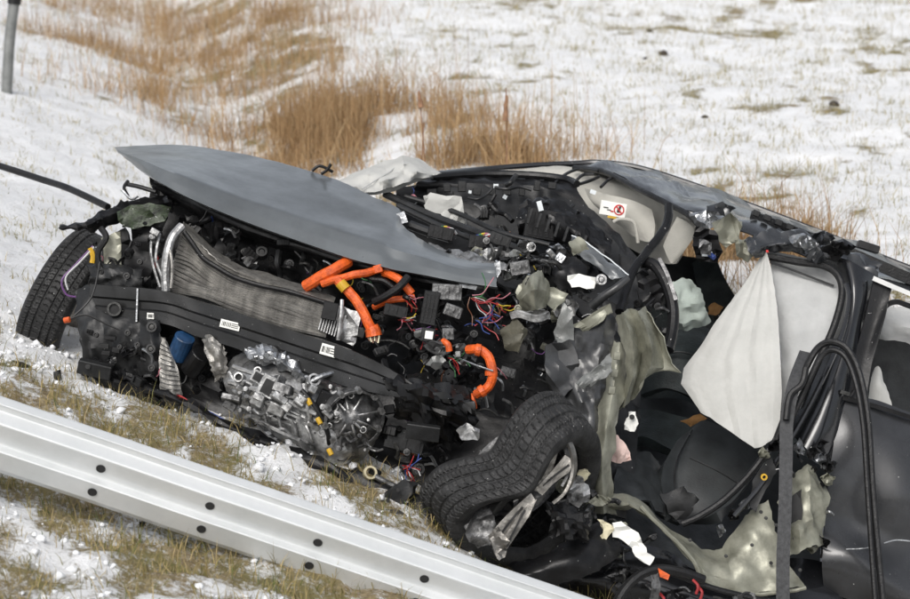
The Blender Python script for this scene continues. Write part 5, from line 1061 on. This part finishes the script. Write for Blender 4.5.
# ------------------------------------------------------------------ small mechanical bits through the bay
def inside(x, y, poly):
    c = False; j = len(poly) - 1
    for i in range(len(poly)):
        (xi, yi), (xj, yj) = poly[i], poly[j]
        if (yi > y) != (yj > y) and x < (xj - xi) * (y - yi) / (yj - yi) + xi: c = not c
        j = i
    return c
def clutter(poly, d0, d1, n, seed, cols=('plastic', 'plastic', 'plastic2', 'rubber', 'alu_dark'), size=1., kinds='hcbtpw'):
    rr = random.Random(seed); x0, x1 = min(p[0] for p in poly), max(p[0] for p in poly); y0, y1 = min(p[1] for p in poly), max(p[1] for p in poly)
    k = 0
    while k < n:
        x, y = rr.uniform(x0, x1), rr.uniform(y0, y1)
        if not inside(x, y, poly): continue
        k += 1; f = (x - x0) / (x1 - x0); d = d0 + (d1 - d0) * f + rr.uniform(-.04, .06); kd = rr.choice(kinds); m = rr.choice(cols)
        if kd == 'h':
            a = rr.uniform(-.6, 1.2); L = rr.uniform(14, 38) * size; pts = [(x, y, d)]
            for q in range(3): a += rr.uniform(-.7, .7); pts.append((pts[-1][0] + math.cos(a) * L / 3, pts[-1][1] + math.sin(a) * L / 3, d + rr.uniform(-.04, .04)))
            MB().tube(pts, rr.uniform(.006, .014) * size, 8, 5).build('hose', rr.choice(['rubber', 'plastic', 'plastic2']), CAR)
        elif kd == 'c':
            w_, h_ = rr.uniform(7, 18) * size, rr.uniform(5, 12) * size; conn(x, y, d, w_, h_, rr.uniform(-20, 50), m, 'connector', rr.uniform(-30, 30), rr.uniform(-30, 30), rr.randint(2, 4))
        elif kd == 'b':
            s_ = size * rr.uniform(.6, 1.2); a = rr.uniform(0, 6.3); pts = []
            for q in range(6):
                an = a + q * 1.047 + rr.uniform(-.3, .3); r_ = rr.uniform(5, 13) * s_; pts.append((x + math.cos(an) * r_ * 1.3, y + math.sin(an) * r_))
            plate('bracket', pts, m, CAR, d, .025, 22, .004, 2, seed * 50 + k)
        elif kd == 't':
            ax_ = (rr.uniform(-.6, .6), rr.uniform(-.6, .6), 1); r_ = rr.uniform(2.5, 6) * size
            MB().cyl(x, y, d, r_, r_ * 1.6, ax_, 14, hollow=.6).cyl(x, y, d, r_ * .5, r_ * 1.2, ax_, 8).build('threaded_boss', m, CAR)
        elif kd == 'p':
            a = rr.uniform(-.3, 1.3); L = rr.uniform(10, 24) * size
            MB().tube([(x, y, d), (x + math.cos(a) * L * .5, y + math.sin(a) * L * .5, d - .02), (x + math.cos(a + .4) * L, y + math.sin(a + .4) * L, d)], rr.uniform(.004, .008), 7, 5).build('metal_pipe', rr.choice(['alu_dark', 'dark_steel', 'steel']), CAR)
        else:
            a = rr.uniform(0, 6.3); L = rr.uniform(10, 26) * size; pts = [(x, y, d - .02)]
            for q in range(3): a += rr.uniform(-1.1, 1.1); pts.append((pts[-1][0] + math.cos(a) * L / 3, pts[-1][1] + math.sin(a) * L / 3, d - .02 + rr.uniform(-.03, .02)))
            MB().tube(pts, .0024, 5, 5).build('wire', rr.choice(['wblack'] * 8 + WCOL), CAR)
clutter([(180, 214), (320, 252), (345, 270), (330, 296), (240, 268), (205, 240)], 11.35, 11.2, 46, 1)
clutter([(340, 268), (480, 292), (500, 330), (480, 350), (405, 370), (360, 345), (350, 300)], 11.15, 10.95, 70, 2)
clutter([(400, 330), (470, 345), (500, 380), (480, 400), (410, 370)], 10.95, 10.85, 34, 3)
clutter([(90, 236), (165, 210), (160, 290), (95, 285)], 11.3, 11.2, 30, 4, size=.8)
clutter([(88, 322), (160, 326), (175, 395), (120, 380), (85, 360)], 11.08, 11.0, 34, 5, size=.8)
clutter([(165, 330), (225, 350), (240, 410), (180, 400)], 11.12, 11.0, 22, 6, size=.8)
clutter([(400, 185), (520, 185), (600, 225), (610, 270), (520, 262), (430, 225)], 12.0, 11.7, 46, 7)
clutter([(440, 250), (540, 250), (600, 290), (600, 320), (500, 330), (495, 290)], 11.35, 11.1, 56, 8, ('plastic', 'plastic2', 'alu_dark', 'alu', 'olive', 'plastic'))
clutter([(500, 320), (590, 320), (600, 400), (560, 400), (500, 400)], 11.1, 10.95, 44, 9, ('plastic', 'plastic2', 'alu_dark', 'olive', 'roof_paint'))
clutter([(370, 395), (480, 410), (470, 450), (420, 480), (385, 450)], 10.85, 10.75, 40, 10)
clutter([(560, 480), (620, 500), (660, 540), (620, 560), (560, 545)], 10.65, 10.68, 34, 11, ('plastic', 'plastic2', 'alu_dark', 'olive', 'plastic'), .8)
clutter([(610, 550), (700, 585), (780, 600), (700, 610), (620, 600)], 10.65, 10.68, 24, 12, size=.8)
clutter([(620, 300), (670, 300), (665, 345), (640, 330)], 11.1, 11.1, 10, 13, size=.7)
clutter([(770, 440), (835, 440), (828, 545), (790, 545)], 10.9, 10.92, 18, 14, ('steel', 'olive', 'plastic', 'plastic'), .6)
clutter([(240, 430), (400, 470), (430, 520), (380, 500), (300, 465)], 10.85, 10.6, 22, 15, size=.8)
clutter([(485, 240), (560, 243), (578, 275), (505, 282), (490, 262)], 11.2, 11.08, 44, 16, ('alu', 'steel', 'clear_grey', 'plastic', 'alu_dark'), .8, 'pcbtb')
clutter([(395, 325), (470, 340), (470, 370), (410, 360)], 10.85, 10.8, 16, 17, ('alu_dark', 'plastic', 'clear_grey'), .7, 'cbt')
# ------------------------------------------------------------------ purple and red wires by the offside wheel
for pts, c in (([(93, 246, 11.2), (76, 264, 11.18), (62, 280, 11.16), (66, 294, 11.16), (76, 297, 11.16)], 'wpurple'), ([(94, 247, 11.2), (80, 262, 11.18), (66, 277, 11.16), (68, 290, 11.16)], 'wwhite'), ([(100, 262, 11.1), (92, 296, 11.02), (74, 316, 11.0)], 'wblack'), ([(70, 319, 10.98), (86, 315, 10.98), (106, 324, 10.98), (120, 330, 10.98)], 'wblack'), ([(165, 392, 11.0), (190, 402, 10.95), (215, 415, 10.9), (246, 432, 10.86)], 'wblue'), ([(160, 388, 11.0), (182, 397, 10.96), (204, 412, 10.9)], 'wred')):
    MB().tube(pts, .0045, 6, 7).build('loose_wire', c, CAR)
MB().cyl(67, 320, 10.97, 3, 6, (1, .2, .2), 10).build('red_plug', 'orange', CAR)
# ------------------------------------------------------------------ loose things on the ground
hs_ = MB().tube([(-60, 148, 12.6), (0, 166, 12.35), (40, 179, 12.2), (70, 189, 12.0), (108, 207, 11.75)], .016, 9, 8).build('rubber_strip', 'rubber')
finish(hs_, 'long black rubber strip springing from the wreck over the snow bank', 'rubber strip')
def debris(x, y, pts, label, m='plastic', th=.012):
    p, d = ray_ground(x, y); o = plate('plastic_shard', [(x + a, y + b) for a, b in pts], m, None, d - .04, .01, 20, th, 1, int(x)); finish(o, label, 'debris', None); return o
debris(25, 364, [(-14, -4), (-2, -2), (14, 10), (12, 12), (-4, 4)], 'thin black plastic strip on the snow below the intact front wheel')
debris(57, 376, [(-4, -4), (2, -6), (4, 0), (2, 6), (-3, 5)], 'small black lump beside the thin black plastic strip')
debris(392 - 250, 524 - 0, [(-3, -2), (3, -2), (4, 2), (-2, 3)], 'tiny black chip in the grass under the guardrail')
def clod(x, y, s_, label, m='soil'):
    p, d = ray_ground(x, y); bm = bmesh.new(); bmesh.ops.create_icosphere(bm, subdivisions=2, radius=1)
    for v in bm.verts: v.co *= s_ * (1 + .5 * noise.noise(v.co * 1.7 + Vector((x, y, 0)))); v.co.z *= .6
    for v in bm.verts: v.co += p + Vector((0, 0, s_ * .25))
    o = MB().addbm(bm, True).build('soil_clod', m); finish(o, label, 'clod'); return o
M['soil'] = mat('dark_soil', (.05, .04, .03), .9, 0, .3, 30, .5, 90)
clod(663, 55, .045, 'larger dark clod of soil on the snowy field beyond the roof'); clod(649, 32, .03, 'lone small dark clod high on the snowy field')
clod(645, 59, .02, 'tiny dark clod next to the larger clod on the field'); clod(834, 142 - 36, .04, 'dark clod in a grass tuft on the open field')
clod(600 + 765 * .4507 - 240, 118, .025, 'small dark clod on the field behind the roof')
